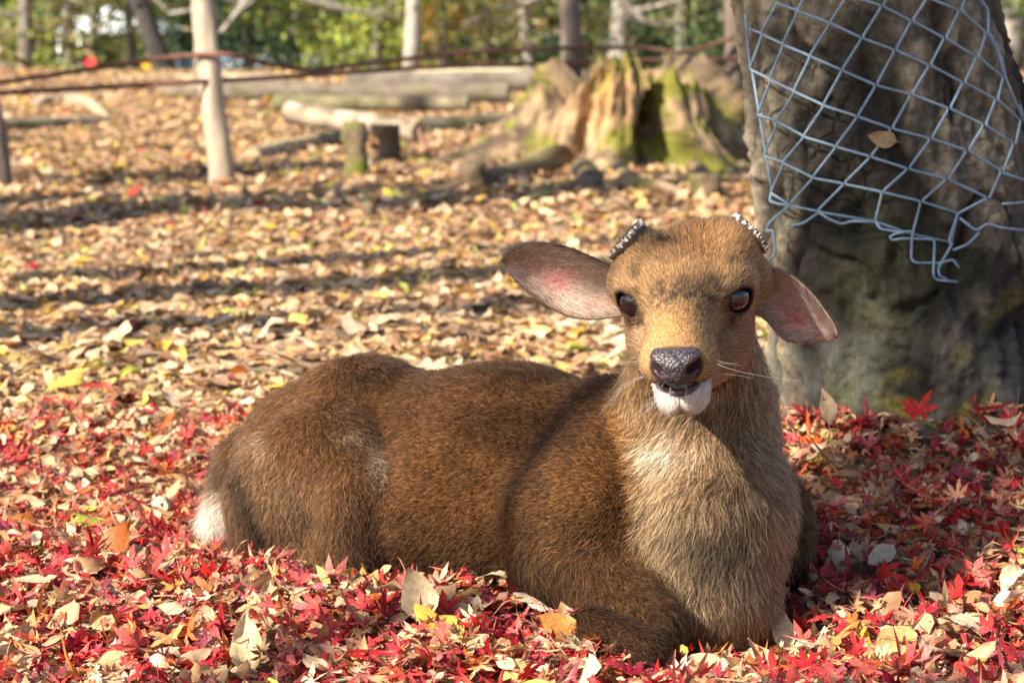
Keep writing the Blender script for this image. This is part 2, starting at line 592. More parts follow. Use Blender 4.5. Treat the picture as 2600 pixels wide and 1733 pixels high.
def coat(p, rnd=True):
    """coat of the deer: root colour, tip colour, hair length, lift and comb direction at surface points"""
    g = deer_groups(p)
    names = ['head', 'neck', 'body', 'hind', 'tail', 'arm', 'shank']
    w = np.stack([np.exp(-np.clip(g[k], -0.02, 0.3) / 0.010) for k in names], 1)
    w /= w.sum(1, keepdims=True)
    W = dict(zip(names, w.T))
    l = to_head(p)
    m = len(p)
    nz = fbm(p * 60, 3, 41); nz2 = fbm(p * 14, 3, 42); nzf = vnoise(p * 260, 43)
    # --- head
    tan = np.tile(np.array([0.40, 0.245, 0.125]), (m, 1))
    tan = mixc(tan, (0.46, 0.235, 0.09), np.clip(gauss(l, (0.02, 0.05, -0.06), (0.05, 0.04, 0.05)), 0, 1) * 0.8)
    tan = mixc(tan, (0.58, 0.34, 0.13), gauss(l, (0.0, 0.008, 0.095), (0.030, 0.03, 0.035)) * 0.8)
    tan = mixc(tan, (0.50, 0.29, 0.13), gauss(l, (0.0, -0.02, 0.120), (0.05, 0.04, 0.03)) * 0.7)
    tan = mixc(tan, (0.30, 0.20, 0.125), sig((-0.012 - l[:, 1]) / 0.012) * sig((0.075 - l[:, 2]) / 0.02) * 0.75)
    dark = np.array([0.050, 0.034, 0.028])
    ax = np.abs(l[:, 0])
    hpx, hpy = proj(p)
    dk = 0.60 * np.exp(-((hpx - 1735) / 115) ** 2 - ((hpy - 742) / 55) ** 2) * (l[:, 1] > -0.01)
    for mx_, my_, sx_, sy_, am in ((1668, 741, 26, 50, 0.8), (1786, 767, 26, 42, 0.85), (1737, 766, 18, 20, 0.6), (1832, 712, 54, 28, 0.85), (1614, 690, 16, 20, 0.6), (1862, 660, 18, 12, 0.6),
                                   (1698, 602, 34, 15, 1.0), (1690, 690, 12, 26, 0.35), (1862, 816, 20, 18, 0.85), (1596, 817, 14, 12, 0.9), (1615, 735, 22, 16, 0.7), (1850, 745, 14, 22, 0.7)):
        dk = np.maximum(dk, am * np.exp(-((hpx - mx_) / sx_) ** 2 - ((hpy - my_) / sy_) ** 2))
    dk = dk * np.clip(1.0 + 0.75 * fbm(p * 130, 3, 47) + 0.7 * nzf, 0, 1.6)
    head = mixc(tan, dark, np.clip(dk, 0, 0.95))
    for s in (-1, 1):                                   # dark eyelids
        c, e = EYE[s]
        q = l - c - e * 0.010
        lid = np.exp(-((np.linalg.norm(q, axis=1) - 0.0135) / 0.0068) ** 2) * (np.linalg.norm(q, axis=1) < 0.03)
        head = mixc(head, (0.030, 0.018, 0.015), np.clip(lid * 1.2, 0, 1))
    chin = sig((-0.0480 - l[:, 1]) / 0.002) * sig((l[:, 2] - 0.090) / 0.003)
    under = np.exp(-((l[:, 0] - 0.004) / 0.010) ** 2) * sig((-0.072 - l[:, 1]) / 0.003)
    wch = chin * (1 - 0.85 * under) * sig((0.0860 + l[:, 1]) / 0.004)
    head = mixc(head, (0.92, 0.88, 0.84), wch)
    # --- neck
    px, py = proj(p)
    neck = np.tile(np.array([0.33, 0.215, 0.125]), (m, 1))
    neck = mixc(neck, (0.42, 0.24, 0.10), sig((1640 - px) / 25))
    neck = mixc(neck, (0.74, 0.66, 0.55), np.exp(-((px - 1690 - 30 * nz2) / 75) ** 2 - ((py - 1135 - 25 * nz) / 48) ** 2) * 0.6)
    neck = mixc(neck, (0.36, 0.275, 0.175), np.exp(-((px - 1690) / 130) ** 2) * sig((py - 1190) / 30) * 0.7)
    neck = mixc(neck, (0.060, 0.046, 0.034), np.clip(np.exp(-((px - 1815 + 0.12 * (py - 1300)) / 85) ** 2 - ((py - 1350) / 150) ** 2) * (1.0 + 0.8 * nz2), 0, 0.85))
    neck = mixc(neck, (0.15, 0.105, 0.075), sig((px - 1985) / 30) * sig((py - 1180) / 60) * 0.7)  # shade on the far shoulder side, put into the neck colour
    # --- trunk
    body = np.tile(np.array([0.190, 0.105, 0.050]), (m, 1))
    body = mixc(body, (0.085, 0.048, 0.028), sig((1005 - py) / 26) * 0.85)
    body = mixc(body, (0.060, 0.034, 0.021), np.clip(np.exp(-((px - 1330) / 200) ** 2 - ((py - 1090 - 0.1 * (px - 1330)) / 65) ** 2) * 1.1 + 0.35 * nz2, 0, 0.8))  # branch shadow over the back, painted into the coat colour
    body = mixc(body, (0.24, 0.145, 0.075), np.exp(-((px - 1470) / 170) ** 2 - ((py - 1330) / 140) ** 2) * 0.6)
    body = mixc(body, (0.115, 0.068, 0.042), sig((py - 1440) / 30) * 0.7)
    body = body * (1 + 0.35 * np.clip(nz2, -1, 1) + 0.18 * np.clip(nz, -1, 1))[:, None]
    hind = np.tile(np.array([0.205, 0.122, 0.070]), (m, 1))
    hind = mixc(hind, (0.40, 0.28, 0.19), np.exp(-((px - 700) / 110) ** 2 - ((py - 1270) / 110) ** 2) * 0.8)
    hind = mixc(hind, (0.085, 0.046, 0.032), np.exp(-((px - 930) / 75) ** 2 - ((py - 1370) / 110) ** 2) * 0.75)
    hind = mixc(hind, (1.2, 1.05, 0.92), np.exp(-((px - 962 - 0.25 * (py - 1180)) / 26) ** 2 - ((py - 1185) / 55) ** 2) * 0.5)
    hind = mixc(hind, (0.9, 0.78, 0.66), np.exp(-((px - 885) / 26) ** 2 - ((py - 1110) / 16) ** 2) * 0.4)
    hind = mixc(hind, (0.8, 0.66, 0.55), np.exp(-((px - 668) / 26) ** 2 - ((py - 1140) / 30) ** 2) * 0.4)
    hind = mixc(hind, (0.090, 0.058, 0.042), np.exp(-((px - 930) / 85) ** 2 - ((py - 955) / 38) ** 2) * 0.8)
    hind = mixc(hind, (0.035, 0.027, 0.026), np.exp(-((px - 618 - 0.35 * (py - 1250)) / 30) ** 2) * sig((py - 1170) / 25) * 0.9)
    tail = mixc(np.tile(np.array([0.16, 0.11, 0.075]), (m, 1)), (1.7, 1.7, 1.75), sig((py - 1268) / 14))
    arm = np.tile(np.array([0.125, 0.076, 0.046]), (m, 1))
    shank = np.tile(np.array([0.075, 0.045, 0.030]), (m, 1))
    cols = dict(head=head, neck=neck, body=body, hind=hind, tail=tail, arm=arm, shank=shank)
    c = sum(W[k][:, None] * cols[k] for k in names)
    ln = sum(W[k] * v for k, v in dict(head=0.0085, neck=0.031, body=0.0105, hind=0.015, tail=0.030, arm=0.020, shank=0.014).items())
    ln = ln - W['neck'] * 0.020 * (1 - ss((g['head'] - 0.005) / 0.055))
    nose_d = np.linalg.norm(l - np.array([0, -0.02, 0.145]), axis=1)
    ln = np.where(W['head'] > 0.6, np.clip(0.0030 + 0.055 * (nose_d - 0.02), 0.0030, 0.0095), ln)
    ln = ln + 0.005 * wch * W['head']
    ln = ln + 0.010 * gauss(l, (0.015, 0.05, -0.065), (0.03, 0.03, 0.03))
    for s in (-1, 1):
        c0, e = EYE[s]
        ln = ln * np.clip((np.linalg.norm(l - c0 - e * 0.012, axis=1) - 0.0145) / 0.010, 0, 1)
    lift = sum(W[k] * v for k, v in dict(head=0.28, neck=0.30, body=0.62, hind=0.42, tail=0.35, arm=0.30, shank=0.30).items())
    hd = l - np.array([0, -0.022, 0.160]); hd /= np.linalg.norm(hd, axis=1, keepdims=True) + 1e-9
    hd = hd * 0.9 + np.array([0, 0.0, -0.5]) + np.stack([0.5 * np.sign(l[:, 0]) * (ax > 0.02), 0 * ax, 0 * ax], 1) * sig((l[:, 2] + 0.0) / -0.02)[:, None]
    hd = np.where((chin > 0.5)[:, None], np.stack([0.3 * np.sign(l[:, 0]), -0.6 + 0 * ax, 0.5 + 0 * ax], 1), hd)
    back = (B_RUMP - B_SHO); back = back / np.linalg.norm(back)
    sx = np.clip((px - 1780) / 220, -1, 1)
    D = {
        'head': hd @ HM,
        'neck': np.stack([0.32 * sx, np.full(m, -0.12), np.full(m, -1.0)], 1),
        'body': np.tile(back + np.array([0, -0.15, -0.55]), (m, 1)),
        'hind': np.stack([np.full(m, -0.15) + 0.5 * sig((px - 860) / 30), np.full(m, -0.2), np.full(m, -0.9)], 1),
        'tail': np.tile(np.array([-0.15, -0.1, -1.0]), (m, 1)),
        'arm': np.tile(np.array([0.35, -0.35, -0.55]), (m, 1)),
        'shank': np.tile(np.array([0.5, -0.5, -0.3]), (m, 1)),
    }
    d = sum(W[k][:, None] * D[k] for k in names)
    c = c * (W['head'] * 0.90 + W['neck'] * 0.74 + (1 - W['head'] - W['neck']) * 0.43)[:, None] * np.where((W['head'] + W['neck'] > 0.5)[:, None], np.array([1.02, 0.97, 0.90]), np.array([1.18, 0.95, 0.72]))
    c = c * (1 + 0.15 * wch * W['head'])[:, None]
    return dict(col=c, len=ln, lift=lift, dir=d, W=W, l=l, px=px, py=py, chin=wch)


def curves_object(name, pos, rad, col, mat, parent, nrm=None):
    """pos (n,k,3), rad (n,k), col (n,k,3) -> one hair curves object"""
    n, k = pos.shape[:2]
    cu = bpy.data.hair_curves.new(name)
    cu.add_curves([k] * n)
    cu.attributes['position'].data.foreach_set('vector', pos.astype(np.float32).ravel())
    ra = cu.attributes.get('radius') or cu.attributes.new('radius', 'FLOAT', 'POINT')
    ra.data.foreach_set('value', rad.astype(np.float32).ravel())
    ca = cu.attributes.new('Col', 'FLOAT_COLOR', 'POINT')
    c4 = np.ones((n, k, 4), np.float32); c4[..., :3] = col
    ca.data.foreach_set('color', c4.ravel())
    if nrm is not None:
        na = cu.attributes.new('coat_normal', 'FLOAT_VECTOR', 'CURVE')
        na.data.foreach_set('vector', nrm.astype(np.float32).ravel())
    cu.materials.append(mat)
    o = bpy.data.objects.new(name, cu)
    COL.objects.link(o)
    if parent is not None:
        o.parent = parent
        o.matrix_parent_inverse = Matrix.Translation(parent.location).inverted()
    return o


def hair_mat(name='fur_hair', plain=False):
    m, nt, b, out = new_mat(name)
    nt.nodes.remove(b)
    a = nd(nt, 'ShaderNodeAttribute', attribute_name='Col')
    h = nd(nt, 'ShaderNodeBsdfHairPrincipled')
    h.parametrization = 'COLOR'
    h.inputs['Roughness'].default_value = 0.42
    h.inputs['Radial Roughness'].default_value = 0.55
    h.inputs['Random Roughness'].default_value = 0.2
    h.inputs['Coat'].default_value = 0.0
    h.inputs['IOR'].default_value = 1.33
    nt.links.new(a.outputs['Color'], h.inputs['Color'])
    an = nd(nt, 'ShaderNodeAttribute', attribute_name='coat_normal')
    df = nd(nt, 'ShaderNodeBsdfDiffuse')
    nt.links.new(a.outputs['Color'], df.inputs['Color'])
    if not plain:
        nt.links.new(an.outputs['Vector'], df.inputs['Normal'])
    ms = nd(nt, 'ShaderNodeMixShader', i_0=0.40)
    nt.links.new(df.outputs[0], ms.inputs[1]); nt.links.new(h.outputs[0], ms.inputs[2])
    nt.links.new(ms.outputs[0], out.inputs['Surface'])
    return m


def grow(points, normals, ct, seed, k=4, radius=0.00042, clump=0.35, jitter=0.35, curl=0.15, tipmul=1.25, rootmul=0.55, pale=(0.66, 1.9, 0.85)):
    rng = np.random.default_rng(seed)
    n = len(points)
    ln = ct['len'] * rng.uniform(0.65, 1.2, n)
    d = ct['dir']
    d = d - normals * (d * normals).sum(1, keepdims=True)
    d /= np.linalg.norm(d, axis=1, keepdims=True) + 1e-9
    sc = 55.0
    low = np.stack([vnoise(points * sc, 90 + i) + 0.9 * vnoise(points * 13, 97 + i) for i in range(3)], 1)
    hi = np.stack([vnoise(points * 170, 95 + i) for i in range(3)], 1)
    d = d + clump * low + 0.5 * clump * hi + jitter * rng.normal(0, 1, (n, 3)) * 0.45
    d = d - normals * (d * normals).sum(1, keepdims=True)
    d /= np.linalg.norm(d, axis=1, keepdims=True) + 1e-9
    lift = np.clip(ct['lift'] * rng.uniform(0.6, 1.5, n), 0.05, 0.95)[:, None]
    pos = np.empty((n, k, 3))
    bend = curl * rng.normal(0, 1, (n, 3))
    for i in range(k):
        t = i / (k - 1)
        v = normals * (lift * (1.6 * t - 0.9 * t * t)) + d * (t * (1 - lift * 0.35) * (0.55 + 0.45 * t)) + bend * t * t
        pos[:, i] = points + v * ln[:, None] - normals * 0.001 * (1 - t)
    rad = radius * np.linspace(1.0, 0.25, k)[None, :] * rng.uniform(0.75, 1.25, n)[:, None]
    cr = np.clip(rng.normal(1.0, 0.32, n), 0.4, 1.9)[:, None]
    gold = rng.random(n)[:, None]
    base = ct['col'] * cr
    warm = np.where(gold > pale[0], pale[1], pale[2])
    col = np.empty((n, k, 3))
    for i in range(k):
        t = i / (k - 1)
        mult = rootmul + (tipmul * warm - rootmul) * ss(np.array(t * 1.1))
        col[:, i] = np.clip(base * mult, 0.004, 0.95)
    nj = normals + rng.normal(0, 0.22, (n, 3)) + 0.35 * d
    nj /= np.linalg.norm(nj, axis=1, keepdims=True)
    return pos, rad, col, nj


def sample_surface(v, q, dens, n, seed):
    """n random points on quads, weighted by dens per face"""
    rng = np.random.default_rng(seed)
    a, b, c, d = (v[q[:, i]] for i in range(4))
    area = 0.5 * np.linalg.norm(np.cross(b - a, c - a), axis=1) + 0.5 * np.linalg.norm(np.cross(c - a, d - a), axis=1)
    w = area * dens
    f = rng.choice(len(q), n, p=w / w.sum())
    s, t = rng.random(n), rng.random(n)
    p = (a[f] * ((1 - s) * (1 - t))[:, None] + b[f] * (s * (1 - t))[:, None] + c[f] * (s * t)[:, None] + d[f] * ((1 - s) * t)[:, None])
    return p, f


FUR = 1.0
M_hair = hair_mat()
M_whisk = hair_mat('whisker_hair', True)
deer = empty('deer', (0.15, 2.35, 0.0), 'brown deer with sawn-off antlers lying in red maple leaves', 'deer')
dv, dq = mesh_sdf(deer_sdf, (-0.50, 1.86, -0.16), (0.46, 2.98, 0.56), 0.0032)
for it in range(2):                                    # light smoothing
    acc = np.zeros_like(dv); cn = np.zeros(len(dv))
    for a, b in ((0, 1), (1, 2), (2, 3), (3, 0)):
        np.add.at(acc, dq[:, a], dv[dq[:, b]]); np.add.at(cn, dq[:, a], 1)
        np.add.at(acc, dq[:, b], dv[dq[:, a]]); np.add.at(cn, dq[:, b], 1)
    dv = dv * 0.55 + 0.45 * acc / cn[:, None]
dn = vert_normals(dv, dq)
if (dn * (dv - dv.mean(0))).sum() < 0: dn = -dn; dq = dq[:, ::-1]
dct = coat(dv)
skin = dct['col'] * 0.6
lmouth = dct['l']
mouth = sig((lmouth[:, 2] - 0.085) / 0.004) * np.exp(-((lmouth[:, 1] + 0.0455) / 0.0058) ** 2)
skin = mixc(skin, (0.020, 0.010, 0.012), np.clip(mouth * 1.4, 0, 1))
nsk = (((lmouth - np.array([0, -0.0205, 0.142])) / np.array([0.0290, 0.0215, 0.032])) ** 2).sum(1)
skin = mixc(skin, (0.016, 0.010, 0.012), sig((1.0 - nsk) / 0.06))
M_skin = attr_mat('deer_skin', rough=0.85, spec=0.15, bump=0.3, bscale=400)
body_o = np_mesh('body', dv, dq, M_skin, True, skin, deer)

# fur, denser where it shows
fc = dv[dq].mean(1); fnrm = dn[dq].mean(1)
vis = ((CAM - fc) * fnrm).sum(1) / np.linalg.norm(CAM - fc, axis=1)
fct = coat(fc)
dens = np.where(vis > -0.35, 1.0, 0.06) * np.where(fc[:, 2] > gz(fc[:, 0], fc[:, 1]) - 0.06, 1, 0.02)
gh = fct['W']
wh = gh['head'] > 0.5
wn_ = gh['neck'] > 0.45
nomouth = 1 - np.clip(mouth[dq].mean(1) * 1.5, 0, 1)
lf = fct['l']
nosehole = (((lf - np.array([0, -0.0205, 0.142])) / np.array([0.0285, 0.0205, 0.030])) ** 2).sum(1) > 1.0
hd_ok = nomouth * nosehole * (fct['len'] > 0.001)
sets = [
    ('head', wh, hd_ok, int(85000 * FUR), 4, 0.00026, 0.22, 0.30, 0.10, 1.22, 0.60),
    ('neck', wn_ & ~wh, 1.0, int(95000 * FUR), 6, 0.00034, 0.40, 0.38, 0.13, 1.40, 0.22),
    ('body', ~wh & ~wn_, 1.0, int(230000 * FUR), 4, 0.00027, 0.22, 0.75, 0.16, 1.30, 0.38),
]
for nm, msk, extra, cnt, k, rad, cl, ji, cu_, tm, rm in sets:
    pts, fi = sample_surface(dv, dq, dens * msk * extra, cnt, 5 + cnt % 97)
    nrm = fnrm[fi] / (np.linalg.norm(fnrm[fi], axis=1, keepdims=True) + 1e-9)
    ct = coat(pts)
    keep = ct['len'] > 0.0015
    pts, nrm = pts[keep], nrm[keep]
    ct = {kk: (vv[keep] if isinstance(vv, np.ndarray) else vv) for kk, vv in ct.items()}
    if nm == 'head':                                   # markings read at the hair tips, which lie over their neighbours' roots
        dt = ct['dir'] - nrm * (ct['dir'] * nrm).sum(1, keepdims=True)
        dt /= np.linalg.norm(dt, axis=1, keepdims=True) + 1e-9
        ct['col'] = coat(pts + dt * (0.75 * ct['len'])[:, None])['col']
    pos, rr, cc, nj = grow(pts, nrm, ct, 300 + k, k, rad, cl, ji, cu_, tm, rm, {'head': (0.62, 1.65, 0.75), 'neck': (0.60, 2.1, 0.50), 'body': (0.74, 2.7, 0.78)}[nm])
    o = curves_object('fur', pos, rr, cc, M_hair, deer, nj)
    if nm == 'neck': o['label'] = 'long pale brown mane hair hanging on the neck'

# ---- eyes
def uv_sphere(c, r, n=24, m=16):
    th = np.linspace(0, math.pi, m + 1)[1:-1]; ph = np.linspace(0, 2 * math.pi, n, endpoint=False)
    v = np.array([[math.sin(t) * math.cos(f), math.sin(t) * math.sin(f), math.cos(t)] for t in th for f in ph])
    v = np.vstack([v, [0, 0, 1], [0, 0, -1]])
    q = [(i * n + j, (i + 1) * n + j, (i + 1) * n + (j + 1) % n, i * n + (j + 1) % n) for i in range(m - 2) for j in range(n)]
    t = [(len(v) - 2, j, (j + 1) % n) for j in range(n)] + [(len(v) - 1, (m - 2) * n + (j + 1) % n, (m - 2) * n + j) for j in range(n)]
    return v * r + np.asarray(c), np.array(q), np.array(t)


me_, nt_, b_, o_ = new_mat('eye_ball')
a_ = nd(nt_, 'ShaderNodeAttribute', attribute_name='Col')
nt_.links.new(a_.outputs['Color'], b_.inputs['Base Color'])
b_.inputs['Roughness'].default_value = 0.04
b_.inputs['Coat Weight'].default_value = 0.6
b_.inputs['Coat Roughness'].default_value = 0.02
M_eye = me_
for s in (-1, 1):
    c, e = EYE[s]
    v, q, t = uv_sphere((0, 0, 0), EYE_R, 40, 28)
    dirs = v / EYE_R
    look = e * 0.75 + np.array([0, 0.25, 0.6]); look /= np.linalg.norm(look)
    hor = np.cross(look, [0, 1, 0]); hor /= np.linalg.norm(hor); ver = np.cross(hor, look)
    a1 = dirs @ hor; a2 = dirs @ ver
    pup = sig((0.32 - np.sqrt((a1 / 1.45) ** 2 + (a2 / 0.85) ** 2)) / 0.03) * (dirs @ look > 0)
    iris = sig((0.66 - np.sqrt(a1 ** 2 + a2 ** 2)) / 0.03) * (dirs @ look > 0)
    col = np.tile(np.array([0.012, 0.008, 0.007]), (len(v), 1))
    col = mixc(col, (0.012, 0.006, 0.005), iris)
    col = mixc(col, (0.004, 0.004, 0.006), pup)
    o = np_mesh('eye', from_head(v + c), [q, t], M_eye, True, col, deer)

# ---- nose pad with its pebbled skin
def nose_sdf(l):
    ax = l.copy(); ax[:, 0] = np.abs(ax[:, 0])
    d = ell(ax, (0, -0.0160, 0.1310), (0.0240, 0.0150, 0.0250))
    d = smin(d, ell(ax, (0, -0.0265, 0.1310), (0.0225, 0.0150, 0.0245)), 0.008)
    d = smin(d, ell(ax, (0.0150, -0.0110, 0.1340), (0.0105, 0.0080, 0.0165)), 0.006)
    q = ax - np.array([0.0205, -0.0180, 0.1475])
    ca, sa = math.cos(0.5), math.sin(0.5)
    q = np.stack([q[:, 0] * ca + q[:, 1] * sa, -q[:, 0] * sa + q[:, 1] * ca, q[:, 2]], 1)
    d = smax(d, -ell(q, (0, 0, 0), (0.0112, 0.0058, 0.0180)), 0.003)
    return d


nv, nq = mesh_sdf(nose_sdf, (-0.032, -0.046, 0.100), (0.032, 0.010, 0.162), 0.0007)
nn = vert_normals(nv, nq)
if (nn * (nv - nv.mean(0))).sum() < 0: nn = -nn; nq = nq[:, ::-1]
seeds = RNG.uniform((-0.032, -0.046, 0.110), (0.032, 0.010, 0.162), (2600, 3))
sd = np.abs(nose_sdf(seeds)); seeds = seeds[sd < 0.0022]
d1 = np.full(len(nv), 9.0); d2 = np.full(len(nv), 9.0)
for sgl in seeds:
    dd = np.linalg.norm(nv - sgl, axis=1)
    d2 = np.minimum(d2, np.maximum(dd, d1)); d1 = np.minimum(d1, dd)
peb = np.clip((d2 - d1) / 0.0012, 0, 1)
nv2 = nv + nn * (0.0008 * ss(peb) - 0.0003)[:, None]
ncol = mixc(np.tile(np.array([0.018, 0.014, 0.018]), (len(nv), 1)), (0.048, 0.038, 0.046), ss(peb))
inn = sig((0.0045 - np.abs(ell(np.stack([np.abs(nv[:, 0]), nv[:, 1], nv[:, 2]], 1), (0.0205, -0.0180, 0.145), (0.010, 0.006, 0.015)))) / 0.001) * (np.abs(nv[:, 0]) > 0.012)
ncol = mixc(ncol, (0.035, 0.010, 0.013), inn * 0.7)
M_nose = attr_mat('nose_skin', rough=0.40, spec=0.5, vary=0.12, bump=0.15, bscale=900)
np_mesh('nose', from_head(nv2), nq, M_nose, True, ncol, deer)

# ---- lower lip
tt = np.linspace(-1, 1, 21)
lip = np.stack([0.0215 * tt, -0.0562 + 0.0060 * np.abs(tt) ** 2.2, 0.1255 - 0.014 * tt ** 2], 1)
v, q, t = tube_geo(lip, 0.0044 * np.sqrt(np.clip(1.02 - tt ** 4, 0.02, 1)), 12)
np_mesh('lower_lip', from_head(v), [q, t], M_nose, True, np.tile(np.array([0.065, 0.038, 0.048]), (len(v), 1)), deer)

# ---- ears: outlines measured in the photograph, cupped shells of real thickness
def ear(top, bot, depth, cup, thick, sign, label, cinner):
    top = np.array(top, float); bot = np.array(bot, float)
    ns, ntt = 34, 22
    def interp(pl, s):
        seg = np.r_[0, np.cumsum(np.linalg.norm(np.diff(pl, axis=0), axis=1))]; seg /= seg[-1]
        return np.stack([np.interp(s, seg, pl[:, 0]), np.interp(s, seg, pl[:, 1])], 1)
    s = np.linspace(0, 1, ns)
    A, B = interp(top, s), interp(bot, s)
    for arr in (A, B):
        for _ in range(3):
            arr[1:-1] = 0.5 * arr[1:-1] + 0.25 * (arr[:-2] + arr[2:])
    t = np.linspace(-1, 1, ntt)
    pts = np.empty((ns, ntt, 3)); 
    for i in range(ns):
        for j in range(ntt):
            f = (t[j] + 1) / 2
            x, y = A[i] * (1 - f) + B[i] * f
            w = math.sin(math.pi * min(1, 0.15 + 0.85 * s[i])) if s[i] < 0.99 else 0
            dd = depth(s[i], t[j]) + cup * (1 - t[j] ** 2) * (1 - s[i] ** 3)
            pts[i, j] = P(x, y, dd)
    front = pts.reshape(-1, 3)
    q = np.array([(i * ntt + j, i * ntt + j + 1, (i + 1) * ntt + j + 1, (i + 1) * ntt + j) for i in range(ns - 1) for j in range(ntt - 1)])
    n = vert_normals(front, q)
    if (n * (CAM - front)).sum() < 0: n = -n; q = q[:, ::-1]
    tf = np.repeat(s, ntt); tj = np.tile(t, ns)
    edge = np.clip(np.minimum(1 - np.abs(tj), (1 - tf) * 2) * 6, 0.15, 1)
    backv = front - n * (thick * edge)[:, None]
    V = np.vstack([front, backv]); N = ns * ntt
    qs = [q, q[:, ::-1] + N]
    rim = [(i * ntt, (i + 1) * ntt) for i in range(ns - 1)] + [((ns - 1) * ntt + j, (ns - 1) * ntt + j + 1) for j in range(ntt - 1)]
    rim += [((i + 1) * ntt + ntt - 1, i * ntt + ntt - 1) for i in range(ns - 1)][::-1]
    qs.append(np.array([(a, b, b + N, a + N) for a, b in rim]))
    nzv = fbm(front * 45, 3, 61)
    ci = np.tile((np.array([0.70, 0.47, 0.40]) if sign > 0 else np.array([0.50, 0.37, 0.29])), (N, 1))  # folded ear lightened in colour to make up for the head's shade
    cen = np.exp(-((tf - cinner[0]) / cinner[2]) ** 2 - ((tj - cinner[1]) / 0.50) ** 2)
    ci = mixc(ci, (0.62, 0.14, 0.16), np.clip(cen * (0.55 + 0.9 * nzv), 0, 0.85))
    ci = mixc(ci, (0.20, 0.14, 0.11), np.clip((np.abs(tj) - 0.35) * 0.9, 0, 0.45) * (tj > 0))
    ci = mixc(ci, (0.09, 0.06, 0.045), (1 if sign < 0 else 0.4) * np.clip((np.abs(tj) - 0.93) * 14, 0, 1) * 0.85)
    ci = mixc(ci, (0.09, 0.06, 0.045), np.clip((tf - 0.95) * 25, 0, 1) * 0.85)
    cb = np.tile(np.array([0.16, 0.095, 0.05]), (N, 1))
    o = np_mesh('ear', V, qs, M_skin, True, np.vstack([ci * 0.75, cb * 0.8]), deer)
    o['label'] = label
    # fur inside (from base to tip) and on the back
    rng = np.random.default_rng(70 + sign)
    out = []
    tipd = P(*top[-1], depth(1, 0)) - P(*(0.5 * (top[0] + bot[0])), depth(0, 0)); tipd /= np.linalg.norm(tipd)
    for side, cnt in ((1, 9000), (-1, 9000)):
        vv = front if side == 1 else backv
        p, f = sample_surface(vv, q, np.ones(len(q)), cnt, 77 + sign + side)
        nn_ = (n[q].mean(1))[f] * side
        cc = (ci if side == 1 else cb)[q].mean(1)[f]
        tjf = tj[q].mean(1)[f]
        across = (P(*bot[len(bot) // 2], 2.2) - P(*top[len(top) // 2], 2.2)); across /= np.linalg.norm(across)
        dr = tipd[None, :] + 0.55 * across[None, :] * (-np.sign(tjf) * (np.abs(tjf) > 0.25) * (1 if side == 1 else 0))[:, None]
        ct = dict(col=cc, len=np.where(np.abs(tjf) > 0.5, 0.012, 0.008) * np.clip((1.02 - tf[q].mean(1)[f]) * 5, 0.15, 1) if side == 1 else np.full(cnt, 0.006), lift=np.full(cnt, 0.22), dir=dr)
        ps, rr, cl, nj = grow(p, nn_, ct, 400 + side + sign, 4, 0.00026, 0.35, 0.4, 0.12, 1.25, 0.8)
        out.append((ps, rr, cl, nj))
    curves_object('ear_fur', np.concatenate([a[0] for a in out]), np.concatenate([a[1] for a in out]), np.concatenate([a[2] for a in out]), M_hair, o, np.concatenate([a[3] for a in out]))
    return o


ear([(1630, 715), (1585, 690), (1545, 672), (1500, 651), (1438, 626), (1390, 616), (1340, 617), (1305, 627), (1286, 642), (1277, 664)],
    [(1635, 790), (1590, 800), (1545, 808), (1498, 812), (1450, 806), (1413, 790), (1370, 762), (1337, 737), (1308, 711), (1288, 690), (1277, 667)],
    lambda s, t: 2.225 + 0.035 * s + 0.012 * t, 0.030, 0.004, -1, 'upright cupped ear with pink inside', (0.42, 0.10, 0.26))
ear([(1880, 690), (1925, 668), (1950, 676), (2000, 694), (2035, 718), (2068, 752), (2095, 790), (2120, 826), (2127, 852)],
    [(1880, 770), (1930, 800), (1952, 818), (1968, 842), (1985, 862), (2010, 868), (2050, 862), (2100, 868), (2118, 866), (2127, 856)],
    lambda s, t: 2.235 - 0.035 * s + 0.02 * t, 0.022, 0.005, 1, 'folded drooping ear with pink inside', (0.45, 0.15, 0.30))

